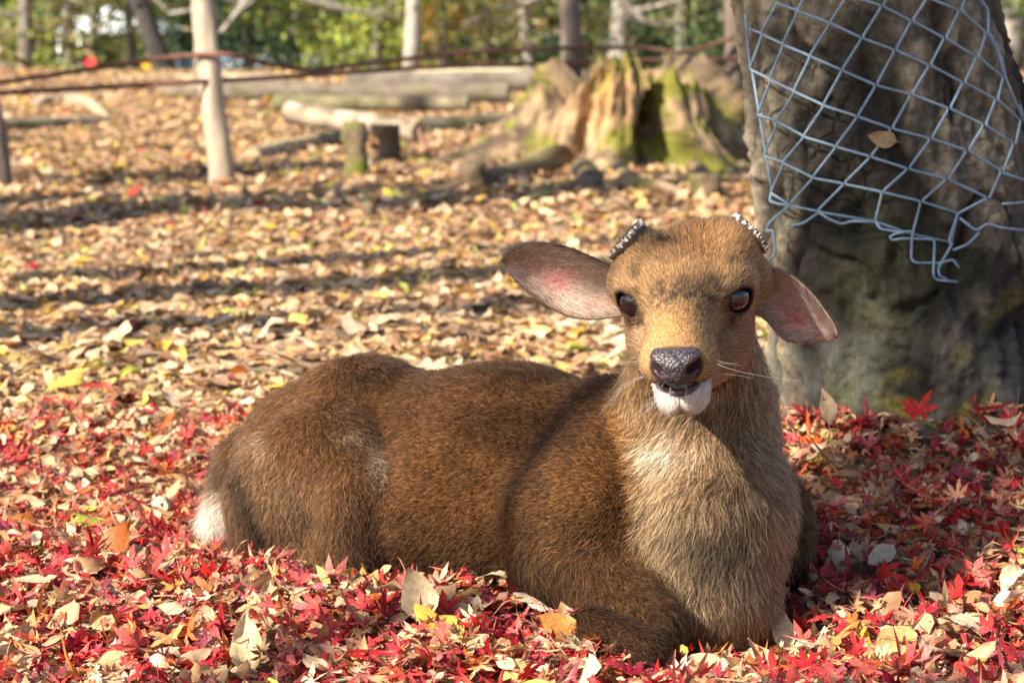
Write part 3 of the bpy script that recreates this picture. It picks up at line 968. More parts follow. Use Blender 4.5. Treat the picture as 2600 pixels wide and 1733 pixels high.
# ---- sawn antler stubs with a ring of pale pearls
M_stub = attr_mat('antler_stub', rough=0.75, spec=0.3, bump=0.5, bscale=300, vary=0.4, nscale=200)
for s, c, axd in ((-1, P(1588, 606, 2.196), (-0.74, 0.66, -0.02)), (1, P(1908, 590, 2.192), (0.72, 0.68, -0.02))):
    a = axd[0] * RV + axd[1] * UV - axd[2] * FV; a /= np.linalg.norm(a)
    b = np.cross(a, FV); b /= np.linalg.norm(b); d3 = np.cross(a, b)
    mb = MB()
    prof = [(-0.012, 0.0195), (-0.006, 0.0225), (-0.001, 0.0265), (0.003, 0.0275), (0.006, 0.0250), (0.0075, 0.019), (0.008, 0.010)]
    ang = np.linspace(0, 2 * math.pi, 40, endpoint=False)
    V = []
    for h, r in prof:
        rr = r * (1 + 0.035 * np.sin(ang * 9 + s) + 0.02 * np.sin(ang * 17))
        V.append(c + a * h + rr[:, None] * (np.cos(ang)[:, None] * b + np.sin(ang)[:, None] * d3))
    V = np.vstack(V + [c + a * 0.008])
    Q = [(i * 40 + j, i * 40 + (j + 1) % 40, (i + 1) * 40 + (j + 1) % 40, (i + 1) * 40 + j) for i in range(len(prof) - 1) for j in range(40)]
    T = [((len(prof) - 1) * 40 + j, (len(prof) - 1) * 40 + (j + 1) % 40, len(prof) * 40) for j in range(40)]
    mb.add(V - a * 0.004, Q, T, col=(0.085, 0.062, 0.048))
    stub = mb.build('antler_stub', M_stub, deer)
    mp = MB()
    for i in range(72):
        f = 2 * math.pi * i / 72 + RNG.normal(0, 0.03)
        r = 0.0262 + RNG.normal(0, 0.0008); h = 0.0026 + RNG.normal(0, 0.0011)
        pc = c - a * 0.004 + a * h + r * (math.cos(f) * b + math.sin(f) * d3)
        v, q, t = uv_sphere((0, 0, 0), 1.0, 8, 6)
        sx_, sy_, sz_ = RNG.uniform(0.0014, 0.0022), RNG.uniform(0.0018, 0.0040), RNG.uniform(0.0013, 0.0020)
        rd = math.cos(f) * b + math.sin(f) * d3; td = np.cross(a, rd)
        v = pc + v[:, :1] * sx_ * td + v[:, 1:2] * sy_ * a + v[:, 2:] * sz_ * rd
        mp.add(v, q, t, col=np.array([0.72, 0.66, 0.56]) * RNG.uniform(0.45, 1.05))
    mp.build('pearl_ring', M_stub, stub)

# ---- whiskers
wpos = []
for i in range(34):
    if i < 6:
        s = RNG.uniform(-1, 1); r0 = np.array([0.018 * s, -0.040, 0.143 - 0.01 * s * s]); d0 = np.array([0.25 * s, -0.8, 0.5]); L = RNG.uniform(0.008, 0.016)
    elif i < 24:
        s = RNG.choice([-1, 1]); r0 = np.array([s * RNG.uniform(0.014, 0.028), -0.066 + RNG.uniform(-0.006, 0.006), 0.112]); d0 = np.array([s * 0.8, -0.35, 0.35]); L = RNG.uniform(0.015, 0.030)
    else:
        s = RNG.choice([-1, 1]); r0 = np.array([s * 0.034, -0.030 + RNG.uniform(-0.01, 0.01), 0.118]); d0 = np.array([s * 0.9, -0.1, 0.1]); L = RNG.uniform(0.03, 0.07)
    d0 = d0 + RNG.normal(0, 0.18, 3)
    bend = RNG.normal(0, 0.25, 3) + np.array([0, -0.1, 0])
    wpos.append([from_head(r0 + L * (d0 * t + bend * t * t)) for t in (0, 0.33, 0.66, 1)])
wpos = np.array(wpos)
curves_object('whiskers', wpos, np.tile(np.array([0.00014, 0.00011, 0.00008, 0.00004]), (len(wpos), 1)), np.full((len(wpos), 4, 3), 0.5), M_whisk, deer)
# ------------------------------------------------------------------ ground sheet
def ground_sheet():
    xs = np.concatenate([-np.geomspace(2600, 3.2, 46), np.linspace(-3.0, 3.0, 121), np.geomspace(3.2, 2600, 46)])
    ys = np.concatenate([-np.geomspace(2600, 1.2, 36), np.linspace(-1.0, 5.0, 121), np.geomspace(5.1, 40, 110), np.geomspace(41, 3500, 40)])
    X, Y = np.meshgrid(xs, ys, indexing='ij')
    Z = gz(X, Y)
    V = np.stack([X, Y, Z], -1).reshape(-1, 3)
    n = len(ys)
    i, j = np.meshgrid(np.arange(len(xs) - 1), np.arange(n - 1), indexing='ij')
    a = (i * n + j).ravel()
    Q = np.stack([a, a + n, a + n + 1, a + 1], 1)
    m, nt, b, out = new_mat('litter_soil')
    tc = nd(nt, 'ShaderNodeTexCoord')
    vo = nd(nt, 'ShaderNodeTexVoronoi', i_Scale=17.0, i_Randomness=1.0)
    nt.links.new(tc.outputs['Object'], vo.inputs['Vector'])
    sep = nd(nt, 'ShaderNodeSeparateColor')
    nt.links.new(vo.outputs['Color'], sep.inputs[0])
    r1 = ramp(nt, [(0.0, (0.05, 0.032, 0.022)), (0.35, (0.11, 0.07, 0.042)), (0.7, (0.20, 0.125, 0.07)), (1.0, (0.27, 0.18, 0.10))], sep.outputs[0])
    n1 = nd(nt, 'ShaderNodeTexNoise', i_Scale=1.3, i_Detail=5.0)
    nt.links.new(tc.outputs['Object'], n1.inputs['Vector'])
    r2 = ramp(nt, [(0.42, (0, 0, 0)), (0.62, (1, 1, 1))], n1.outputs['Fac'])
    mx = nd(nt, 'ShaderNodeMix', data_type='RGBA')
    nt.links.new(r2.outputs[0], mx.inputs[0]); nt.links.new(r1.outputs[0], mx.inputs[6])
    mx.inputs[7].default_value = (0.235, 0.165, 0.11, 1)
    nt.links.new(mx.outputs[2], b.inputs['Base Color'])
    n2 = nd(nt, 'ShaderNodeTexNoise', i_Scale=40.0, i_Detail=8.0)
    nt.links.new(tc.outputs['Object'], n2.inputs['Vector'])
    bp = nd(nt, 'ShaderNodeBump', i_Strength=0.6, i_Distance=0.02)
    nt.links.new(n2.outputs['Fac'], bp.inputs['Height']); nt.links.new(bp.outputs[0], b.inputs['Normal'])
    b.inputs['Roughness'].default_value = 0.95
    return setp(np_mesh('ground', V, Q, m), kind='structure')


ground_sheet()

# ------------------------------------------------------------------ leaf shapes
def maple_shape(rng, lobes=7, lod=1):
    """palmate leaf about 1 unit across, curled; returns verts, tris"""
    angs = np.radians(np.array([-128, -84, -42, 0, 42, 84, 128]) if lobes == 7 else np.array([-100, -50, 0, 50, 100]))
    lens = (np.array([0.30, 0.46, 0.56, 0.62, 0.56, 0.46, 0.30]) if lobes == 7 else np.array([0.38, 0.55, 0.64, 0.55, 0.38]))
    lens = lens * rng.uniform(0.88, 1.1, len(lens))
    V = [np.zeros(3)]; T = []
    curl = rng.uniform(-1.5, 1.2); twist = rng.uniform(-0.9, 0.9)
    fold = rng.uniform(-0.4, 0.4)
    prev = None
    first = None
    for a, L in zip(angs, lens):
        d = np.array([math.sin(a), math.cos(a), 0]); e = np.array([math.cos(a), -math.sin(a), 0])
        lc = curl + rng.normal(0, 0.7)
        w = 0.085 if lobes == 7 else 0.115
        def pt(s, side):
            return d * L * s + e * side
        i0 = len(V)
        V += [pt(0.34, -w * 0.62), pt(0.34, w * 0.62), pt(0.62, -w), pt(0.62, w), pt(0.64, 0), pt(1.0, 0)]
        for k in range(i0, i0 + 6):
            s = np.linalg.norm(V[k][:2])
            V[k] = V[k].copy(); V[k][2] = lc * s * s * 0.9 + (0.03 if k == i0 + 4 else 0) * -1
        T += [(0, i0, i0 + 4), (0, i0 + 4, i0 + 1), (i0, i0 + 2, i0 + 4), (i0 + 4, i0 + 3, i0 + 1), (i0 + 2, i0 + 5, i0 + 4), (i0 + 4, i0 + 5, i0 + 3)]
        if prev is not None: T.append((0, prev, i0))
        prev = i0 + 1
    # stalk
    i0 = len(V); sb = rng.uniform(-0.25, 0.35)
    V += [np.array([-0.010, 0, 0.002]), np.array([0.010, 0, 0.002]), np.array([0.008 + 0.05 * sb, -0.22, 0.05 * sb]), np.array([-0.008 + 0.05 * sb, -0.22, 0.05 * sb]), np.array([0.10 * sb, -0.46, 0.22 * sb])]
    T += [(i0, i0 + 1, i0 + 2), (i0, i0 + 2, i0 + 3), (i0 + 3, i0 + 2, i0 + 4)]
    V = np.array(V)
    V[:, 2] += fold * np.abs(V[:, 0]) * 0.8 + twist * V[:, 0] * V[:, 1]
    return V, np.array(T, np.int32)


def oval_shape(rng, lod=1, slim=0.36):
    """broad leaf about 1 unit long, folded at the midrib and curled"""
    n = 6 if lod else 3
    t = np.linspace(0, 1, n + 1)
    w = slim * (np.sin(math.pi * t ** 0.85) ** 0.75) * (1 - 0.25 * t) * rng.uniform(0.85, 1.15)
    w[0] = 0.012; w[-1] = 0.004
    curl = rng.uniform(-0.9, 0.9); fold = rng.uniform(-0.2, 0.9); twist = rng.uniform(-0.9, 0.9)
    wav = rng.uniform(0, 0.10); ph = rng.uniform(0, 6)
    V = []; side = (-1, -0.55, 0, 0.55, 1) if lod else (-1, 0, 1)
    for i, s in enumerate(t):
        for k in side:
            x = k * w[i] * (1 + (rng.normal(0, 0.06) if abs(k) == 1 else 0)); y = s - 0.45
            z = curl * (s - 0.45) ** 2 + fold * abs(x) ** 1.3 * 1.2 + twist * x * (s - 0.45) + (wav * math.sin(9 * s + ph + k) if abs(k) == 1 else 0)
            V.append((x, y, z))
    m = len(side)
    T = []
    for i in range(n):
        for k in range(m - 1):
            a = i * m + k
            T += [(a, a + 1, a + m + 1), (a, a + m + 1, a + m)]
    i0 = len(V)
    V += [(-0.010, -0.45, curl * 0.2), (0.010, -0.45, curl * 0.2), (0.03, -0.66, curl * 0.3 + 0.02)]
    T.append((i0, i0 + 1, i0 + 2))
    V = np.array(V, float)
    V[:, 2] -= V[:, 2].mean()
    return V, np.array(T, np.int32)


srng = np.random.default_rng(5)
MAPLES = [maple_shape(srng, 7 if i % 3 else 5) for i in range(14)]
OVALS = [oval_shape(srng, 1, srng.uniform(0.24, 0.36)) for i in range(14)]
OVALS_LO = [oval_shape(srng, 0, srng.uniform(0.26, 0.38)) for i in range(10)]

RED = np.array([(0.52, 0.016, 0.018), (0.40, 0.010, 0.020), (0.58, 0.040, 0.028), (0.50, 0.10, 0.075), (0.60, 0.12, 0.022), (0.24, 0.010, 0.024), (0.55, 0.25, 0.14), (0.62, 0.20, 0.04), (0.30, 0.04, 0.06), (0.56, 0.014, 0.012)])
TAN = np.array([(0.56, 0.365, 0.190), (0.50, 0.300, 0.145), (0.64, 0.47, 0.28), (0.42, 0.220, 0.088), (0.26, 0.130, 0.055), (0.54, 0.33, 0.165), (0.36, 0.190, 0.085), (0.60, 0.37, 0.13)])
YEL = np.array([(0.62, 0.40, 0.04), (0.66, 0.46, 0.09), (0.58, 0.33, 0.03), (0.36, 0.38, 0.06)])


def rotations(n, rng, tilt_mu, tilt_sd):
    yaw = rng.uniform(0, 2 * math.pi, n); ax = rng.uniform(0, 2 * math.pi, n)
    tilt = np.abs(rng.normal(tilt_mu, tilt_sd, n)); flip = rng.random(n) < 0.45
    tilt = np.where(flip, math.pi - tilt, tilt)
    cy, sy = np.cos(yaw), np.sin(yaw)
    Rz = np.zeros((n, 3, 3)); Rz[:, 0, 0] = cy; Rz[:, 0, 1] = -sy; Rz[:, 1, 0] = sy; Rz[:, 1, 1] = cy; Rz[:, 2, 2] = 1
    k = np.stack([np.cos(ax), np.sin(ax), 0 * ax], 1)
    K = np.zeros((n, 3, 3)); K[:, 0, 2] = k[:, 1]; K[:, 1, 2] = -k[:, 0]; K[:, 2, 0] = -k[:, 1]; K[:, 2, 1] = k[:, 0]
    R = np.eye(3) + np.sin(tilt)[:, None, None] * K + (1 - np.cos(tilt))[:, None, None] * (K @ K)
    return R @ Rz


def stamp(shapes, which, pos, R, size, col, mb):
    for k, (V, T) in enumerate(shapes):
        s = np.where(which == k)[0]
        if not len(s): continue
        W = np.einsum('nij,vj->nvi', R[s], V) * size[s][:, None, None] + pos[s][:, None, :]
        F = T[None] + (np.arange(len(s)) * len(V))[:, None, None]
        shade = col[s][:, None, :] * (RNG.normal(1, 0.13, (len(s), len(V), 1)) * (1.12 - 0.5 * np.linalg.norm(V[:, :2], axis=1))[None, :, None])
        shade = np.clip(shade, 0.004, 0.9).reshape(-1, 3)
        mb.add(W.reshape(-1, 3), None, F.reshape(-1, 3), col=shade)


def free_spot(x, y, z):
    """True where a leaf is neither inside the deer nor inside the trunk"""
    p = np.stack([x, y, z], 1)
    ok = np.ones(len(x), bool)
    near = (np.abs(x) < 0.6) & (y > 1.75) & (y < 3.1)
    if near.any():
        ok[near] = deer_sdf(p[near]) > 0.004
    ok &= np.hypot(x - 0.66, y - 3.02) > 0.22
    return ok


M_leaf = attr_mat('dry_leaf_litter', rough=0.45, spec=0.28, transl=0.25, vary=0.32, nscale=70, bump=0.25, bscale=150)
M_leafobj = attr_mat('dry_leaf', rough=0.45, spec=0.28, transl=0.25, vary=0.35, nscale=9, bump=0.3, bscale=14, objcol=True)


def redness(x, y):
    """share of maple leaves: high in the heap round the deer, none further off"""
    q = np.stack([x, y, 0 * x], 1)
    e = 2.95 + 0.25 * vnoise(q * 2.3, 8) + 0.50 * ss((x - 0.2) / 0.4)
    return np.clip(0.74 * sig((e - y) / 0.13) + 0.012, 0, 1)


def palette(pal, n, rng, sd=0.16):
    c = pal[rng.integers(0, len(pal), n)] * np.clip(rng.normal(1, sd, (n, 1)), 0.5, 1.5)
    w = rng.random((n, 1)) * 0.25
    return np.clip(c * (1 - w) + c.mean(1, keepdims=True) * w * 1.1, 0, 0.85)


def litter(n, xr, yr, seed, hmax, size_t, size_m, tilt, lo=False, wedge=None):
    rng = np.random.default_rng(seed)
    if xr is not None:
        x = rng.uniform(*xr, n); y = rng.uniform(*yr, n)
    if wedge is not None:
        y = np.sqrt(rng.uniform(yr[0] ** 2, yr[1] ** 2, n)); x = rng.uniform(-1, 1, n) * (wedge[0] + wedge[1] * y)
    lay = rng.random(n)
    z = gz(x, y) + 0.004 + hmax * lay * (0.5 + 0.5 * ss((3.6 - y) / 0.5) if not lo else 1)
    ok = free_spot(x, y, z)
    x, y, z = x[ok], y[ok], z[ok]
    n = len(x)
    ism = rng.random(n) < redness(x, y)
    pos = np.stack([x, y, z], 1)
    R = rotations(n, rng, tilt[0], tilt[1])
    ct = palette(TAN, n, rng)
    ylw = rng.random(n) < 0.085
    ct[ylw] = palette(YEL, ylw.sum(), rng)
    rd = rng.random(n) < 0.008
    ct[rd] = palette(RED, rd.sum(), rng)
    cm = palette(RED, n, rng)
    fade = rng.random(n) < 0.22
    cm[fade] = palette(TAN, fade.sum(), rng)
    st = rng.uniform(*size_t, n); sm = rng.uniform(*size_m, n)
    a, b = MB(), MB()
    s = np.where(ism)[0]
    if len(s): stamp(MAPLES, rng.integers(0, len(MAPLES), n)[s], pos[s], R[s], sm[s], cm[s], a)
    s = np.where(~ism)[0]
    sh = OVALS_LO if lo else OVALS
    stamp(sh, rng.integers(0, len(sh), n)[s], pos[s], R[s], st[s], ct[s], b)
    return a, b


def joined(parts):
    m = MB()
    for p in parts:
        for k in range(len(p.v)): pass
        off = m.n
        m.v += p.v; m.c += p.c
        m.q += [q + off for q in p.q]; m.t += [t + off for t in p.t]
        m.n += p.n
    return m


near_a, near_b = litter(26000, (-1.5, 1.6), (1.35, 3.7), 21, 0.026, (0.022, 0.052), (0.026, 0.046), (0.40, 0.42))
mid_a, mid_b = litter(22000, None, (3.4, 7.5), 22, 0.022, (0.035, 0.075), (0.030, 0.050), (0.25, 0.32), wedge=(1.1, 0.30))
far_a, far_b = litter(48000, None, (7.2, 16), 23, 0.03, (0.055, 0.10), (0.04, 0.06), (0.3, 0.3), lo=True, wedge=(1.6, 0.29))
vf_a, vf_b = litter(40000, None, (16, 31), 24, 0.04, (0.07, 0.13), (0.05, 0.07), (0.3, 0.3), lo=True, wedge=(2.0, 0.28))
cr_a, cr_b = litter(9000, (-0.9, 1.0), (1.55, 3.3), 25, 0.034, (0.012, 0.026), (0.014, 0.028), (0.6, 0.5))
o = joined([near_a, cr_a, cr_b]).build('maple_leaf_litter', M_leaf, smooth=True)
setp(o, 'thick layer of fallen red maple leaves around the deer', 'leaf litter', kind='stuff')
o = joined([near_b, mid_a, mid_b, far_a, far_b, vf_a, vf_b]).build('brown_leaf_litter', M_leaf, smooth=True)
setp(o, 'dry tan leaves covering the open ground behind the deer', 'leaf litter', kind='stuff')

# fine stalks and crumbs between the leaves
def stalks(n, seed):
    rng = np.random.default_rng(seed)
    x = rng.uniform(-0.8, 0.9, n); y = rng.uniform(1.6, 3.2, n); z = gz(x, y) + rng.uniform(0.008, 0.036, n)
    ok = free_spot(x, y, z); x, y, z = x[ok], y[ok], z[ok]; n = len(x)
    L = rng.uniform(0.012, 0.045, n); yaw = rng.uniform(0, 6.283, n); el = np.abs(rng.normal(0.1, 0.4, n))
    d = np.stack([np.cos(yaw) * np.cos(el), np.sin(yaw) * np.cos(el), np.sin(el)], 1) * L[:, None]
    p = np.stack([x, y, z], 1); up = np.array([0, 0, 1.0]); sd = np.cross(d, up); sd /= np.linalg.norm(sd, axis=1, keepdims=True) + 1e-9
    w = rng.uniform(0.0004, 0.0009, n)[:, None]
    mid = p + d * 0.5 + up * (rng.normal(0, 0.12, n) * L)[:, None]
    V = np.stack([p - sd * w, p + sd * w, mid + sd * w, mid - sd * w, p + d, p + up * 2 * w, mid + up * 2 * w], 1).reshape(-1, 3)
    b = (np.arange(n) * 7)[:, None]
    T = np.concatenate([b + np.array(t) for t in ((0, 1, 2), (0, 2, 3), (3, 2, 4), (0, 5, 6), (0, 6, 3), (5, 1, 2), (5, 2, 6), (3, 6, 4), (6, 2, 4))])
    c = palette(np.array([(0.45, 0.03, 0.04), (0.42, 0.25, 0.12), (0.5, 0.12, 0.05), (0.30, 0.17, 0.09)]), n, rng)
    o = np_mesh('leaf_stalks', V, T, M_leaf, False, np.repeat(c, 7, 0))
    setp(o, 'loose thin red and tan leaf stalks strewn over the heap', 'leaf stalks', kind='stuff')


stalks(2600, 31)

# ------------------------------------------------------------------ single leaves lying on top
def shape_mesh(name, VT):
    V, T = VT
    me = bpy.data.meshes.new(name)
    me.from_pydata([tuple(v) for v in V], [], [tuple(int(i) for i in t) for t in T])
    me.materials.append(M_leafobj)
    me.polygons.foreach_set('use_smooth', [True] * len(me.polygons))
    return me


ME_M = [shape_mesh('maple_leaf', s) for s in MAPLES]
ME_O = [shape_mesh('dry_leaf', s) for s in OVALS]


def single(name, me, pos, R, size, col, label, cat, group=None):
    o = bpy.data.objects.new(name, me)
    M4 = np.eye(4); M4[:3, :3] = R * size; M4[:3, 3] = pos
    o.matrix_world = Matrix(M4.tolist())
    o.color = (col[0], col[1], col[2], 1)
    COL.objects.link(o)
    return setp(o, label, cat, group)


def singles():
    rng = np.random.default_rng(77)
    # candidate spots spread evenly over the picture area of the heap
    def spots(n, pyr, seed):
        r = np.random.default_rng(seed)
        out = []
        while len(out) < n:
            px, py = r.uniform(-40, 2640), r.uniform(*pyr)
            d = ray(px, py)
            t = CAM_H / -d[2]
            for _ in range(6):
                q = CAM + t * d
                t += (q[2] - (float(gz(q[0], q[1])) + 0.026)) / -d[2]
            q = CAM + t * d
            if free_spot(q[:1], q[1:2], q[2:3] + 0.0)[0] and float(deer_sdf(q[None])[0]) > 0.012:
                out.append((px, py, q))
        return out
    def where(q):
        x, y = q[0], q[1]
        if y > 3.3: return 'on the open litter behind the deer'
        if x > 0.30 and y > 2.28: return 'in the shade between the deer and the trunk'
        if x > 0.33: return 'right of the chest in the sun'
        if x > 0.08 and y < 2.2: return 'on the heap before the chest'
        if x > -0.16 and y < 2.4: return 'on the heap before the belly'
        if x > -0.36 and y < 2.5: return 'on the heap before the thigh'
        if x < -0.22 and y < 2.75: return 'on the heap left of the tail'
        return 'beside the rump where red litter thins out'
    def pose(R):
        t = math.acos(max(-1, min(1, abs(R[2, 2]))))
        return 'flat lying' if t < 0.38 else ('tilted' if t < 0.85 else 'upturned')
    def put(name, me, q, R, size, c, colour, what):
        w = where(q); p = pose(R)
        single(name, me, q, R, size, c, f'{p} {colour} {what} {w}', 'leaf', f'{colour} {what[:-1]}ves {w}')
    RCOL = ['red', 'crimson', 'light red', 'pink', 'orange', 'dark maroon', 'faded tan', 'pale orange', 'purple red', 'scarlet']
    TCOL = ['tan', 'light brown', 'cream', 'russet brown', 'dark brown', 'buff', 'brown', 'honey coloured']
    YCOL = ['yellow', 'pale yellow', 'amber', 'yellow green']
    def pick(pal, names, ids):
        k_ = int(rng.choice(ids)); return palette(pal[[k_]], 1, rng, 0.10)[0], names[k_]
    RM = rotations(400, rng, 0.55, 0.40)
    for k, (px, py, q) in enumerate(spots(300, (1030, 1760), 1)):
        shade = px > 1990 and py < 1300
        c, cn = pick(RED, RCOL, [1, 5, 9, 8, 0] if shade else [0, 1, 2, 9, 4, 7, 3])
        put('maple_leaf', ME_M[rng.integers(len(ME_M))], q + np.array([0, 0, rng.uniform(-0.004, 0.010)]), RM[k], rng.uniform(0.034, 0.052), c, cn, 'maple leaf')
    RO = rotations(400, rng, 0.30, 0.28)
    k = 0
    for px, py, q in spots(120, (1030, 1760), 2):
        c, cn = pick(TAN, TCOL, [0, 1, 2, 5, 7, 3])
        put('dry_leaf', ME_O[rng.integers(len(ME_O))], q + np.array([0, 0, rng.uniform(-0.002, 0.010)]), RO[k], rng.uniform(0.034, 0.060), c, cn, 'oval leaf')
        k += 1
    for px, py, q in spots(150, (720, 1010), 3):
        if deer_sdf(q[None])[0] < 0.02: continue
        c, cn = pick(YEL, YCOL, [0, 1, 2, 3]) if rng.random() < 0.14 else pick(TAN, TCOL, range(8))
        put('dry_leaf', ME_O[rng.integers(len(ME_O))], q + np.array([0, 0, rng.uniform(-0.006, 0.006)]), RO[k], rng.uniform(0.055, 0.085), c, cn, 'oval leaf')
        k += 1


singles()


def faced(px, py, lift, yaw, tilt, tiltdir):
    """spot on the heap under a pixel, with a given pose"""
    d = ray(px, py); t = CAM_H / -d[2]
    for _ in range(8):
        q = CAM + t * d
        t += (q[2] - (float(gz(q[0], q[1])) + lift)) / -d[2]
    q = CAM + t * d
    R = Matrix.Rotation(tilt, 3, Vector((math.cos(tiltdir), math.sin(tiltdir), 0))) @ Matrix.Rotation(yaw, 3, 'Z')
    return q, np.array(R)


SPECIAL = [  # name, shape, pixel, lift, yaw, tilt, tilt axis, size, colour, label
    ('dry_leaf', 'o', 3, (285, 1385), 0.035, -0.5, 1.0, 0.0, 0.080, (0.42, 0.115, 0.03), 'upright rust orange leaf standing on edge left of the deer'),
    ('dry_leaf', 'o', 6, (205, 1325), 0.030, -1.1, 0.35, 0.4, 0.075, (0.30, 0.34, 0.05), 'yellow green leaf lying flat to the left of the tail'),
    ('dry_leaf', 'o', 8, (75, 1335), 0.030, 1.9, 0.5, 1.2, 0.085, (0.45, 0.14, 0.03), 'curled orange brown leaf left of the yellow green leaf'),
    ('dry_leaf', 'o', 1, (1120, 1585), 0.032, 0.9, 0.5, 0.2, 0.085, (0.50, 0.36, 0.06), 'mustard yellow spotted leaf in front of the deer belly'),
    ('dry_leaf', 'o', 4, (1065, 1515), 0.045, 0.3, 1.0, -0.1, 0.080, (0.62, 0.45, 0.25), 'pale leaf leaning upright against the belly'),
    ('dry_leaf', 'o', 5, (625, 1640), 0.035, 0.1, 0.95, 0.1, 0.085, (0.66, 0.50, 0.28), 'large cream leaf standing up from the heap before the thigh'),
    ('dry_leaf', 'o', 2, (2270, 1640), 0.032, -0.6, 0.85, 0.3, 0.088, (0.58, 0.42, 0.16), 'large veined yellow tan leaf leaning beyond the shadow of the chest'),
    ('dry_leaf', 'o', 7, (1780, 1695), 0.030, 2.0, 0.45, 0.4, 0.085, (0.70, 0.55, 0.32), 'broad cream leaf before the deer chest'),
    ('dry_leaf', 'o', 9, (1985, 1600), 0.042, 0.15, 1.05, 0.0, 0.070, (0.66, 0.52, 0.34), 'cream leaf standing upright below the chest'),
    ('dry_leaf', 'o', 10, (1420, 1590), 0.045, 1.3, 0.9, 0.3, 0.060, (0.45, 0.20, 0.05), 'orange brown round leaf leaning beside the folded foreleg'),
    ('maple_leaf', 'm', 4, (2325, 1205), 0.050, 0.4, 0.9, 0.2, 0.075, (0.62, 0.045, 0.02), 'bright scarlet maple leaf standing up in the shade by the trunk'),
    ('maple_leaf', 'm', 8, (2330, 1045), 0.055, 0.2, 1.0, 0.1, 0.070, (0.60, 0.03, 0.02), 'bright red maple leaf topmost on the bank against the trunk'),
    ('maple_leaf', 'm', 1, (1945, 1525), 0.060, 0.9, 1.2, 0.5, 0.070, (0.58, 0.06, 0.02), 'red maple leaf standing tall below the mane'),
    ('dry_leaf', 'o', 11, (2240, 1205), 0.045, 1.6, 0.5, 0.3, 0.075, (0.46, 0.38, 0.29), 'grey tan leaf touching the scarlet leaf in the shade'),
    ('dry_leaf', 'o', 12, (2100, 1035), 0.050, 0.2, 1.1, 0.2, 0.070, (0.26, 0.19, 0.12), 'brown leaf standing against the foot of the trunk'),
    ('dry_leaf', 'o', 13, (2240, 1405), 0.040, 2.4, 0.6, 0.3, 0.065, (0.46, 0.36, 0.26), 'grey brown oval leaf at the edge of the deer shadow'),
]
for nm, kd, si, (px, py), lift, yaw, tilt, td, size, col, lab in SPECIAL:
    q, R = faced(px, py, lift, yaw, tilt, td)
    single(nm, (ME_O if kd == 'o' else ME_M)[si], q, R, size * 0.82, col, lab, 'leaf')
# ------------------------------------------------------------------ big tree at the right
TREE_Y = 3.04


def trunk_c(z):
    z = np.asarray(z, float)
    return 0.694 - 0.235 * np.clip(z, -0.3, 0.85) + 0.02 * np.clip(z - 0.85, 0, 9)


def trunk_r(z, th):
    z = np.asarray(z, float)
    base = 0.163 + 0.118 * np.exp(-np.clip(z, -0.1, 9) / 0.47) - 0.012 * np.clip(z - 0.7, 0, 4)
    fl = np.exp(-np.clip(z + 0.02, 0, 9) / 0.16)
    return base * (1 + 0.10 * fl * (np.sin(3 * th + 0.7) + 0.6 * np.sin(5 * th + 2.0)) + 0.03 * np.sin(2 * th + 1 + z * 2))


def trunk_surf(th, z, off=0.0):
    r = trunk_r(z, th) + off
    return np.stack([trunk_c(z) + r * np.cos(th), TREE_Y + r * np.sin(th), z], -1)


def on_trunk(px, py, off):
    """where the ray through a photograph pixel meets the trunk (offset outwards)"""
    d = ray(px, py)
    best = None
    for t in np.arange(2.3, 3.4, 0.004):
        q = CAM + t * d
        th = math.atan2(q[1] - TREE_Y, q[0] - float(trunk_c(q[2])))
        rr = math.hypot(q[1] - TREE_Y, q[0] - float(trunk_c(q[2])))
        gap = rr - float(trunk_r(q[2], th)) - off
        if gap <= 0: return q
        if best is None or gap < best[0]: best = (gap, q)
    return best[1]


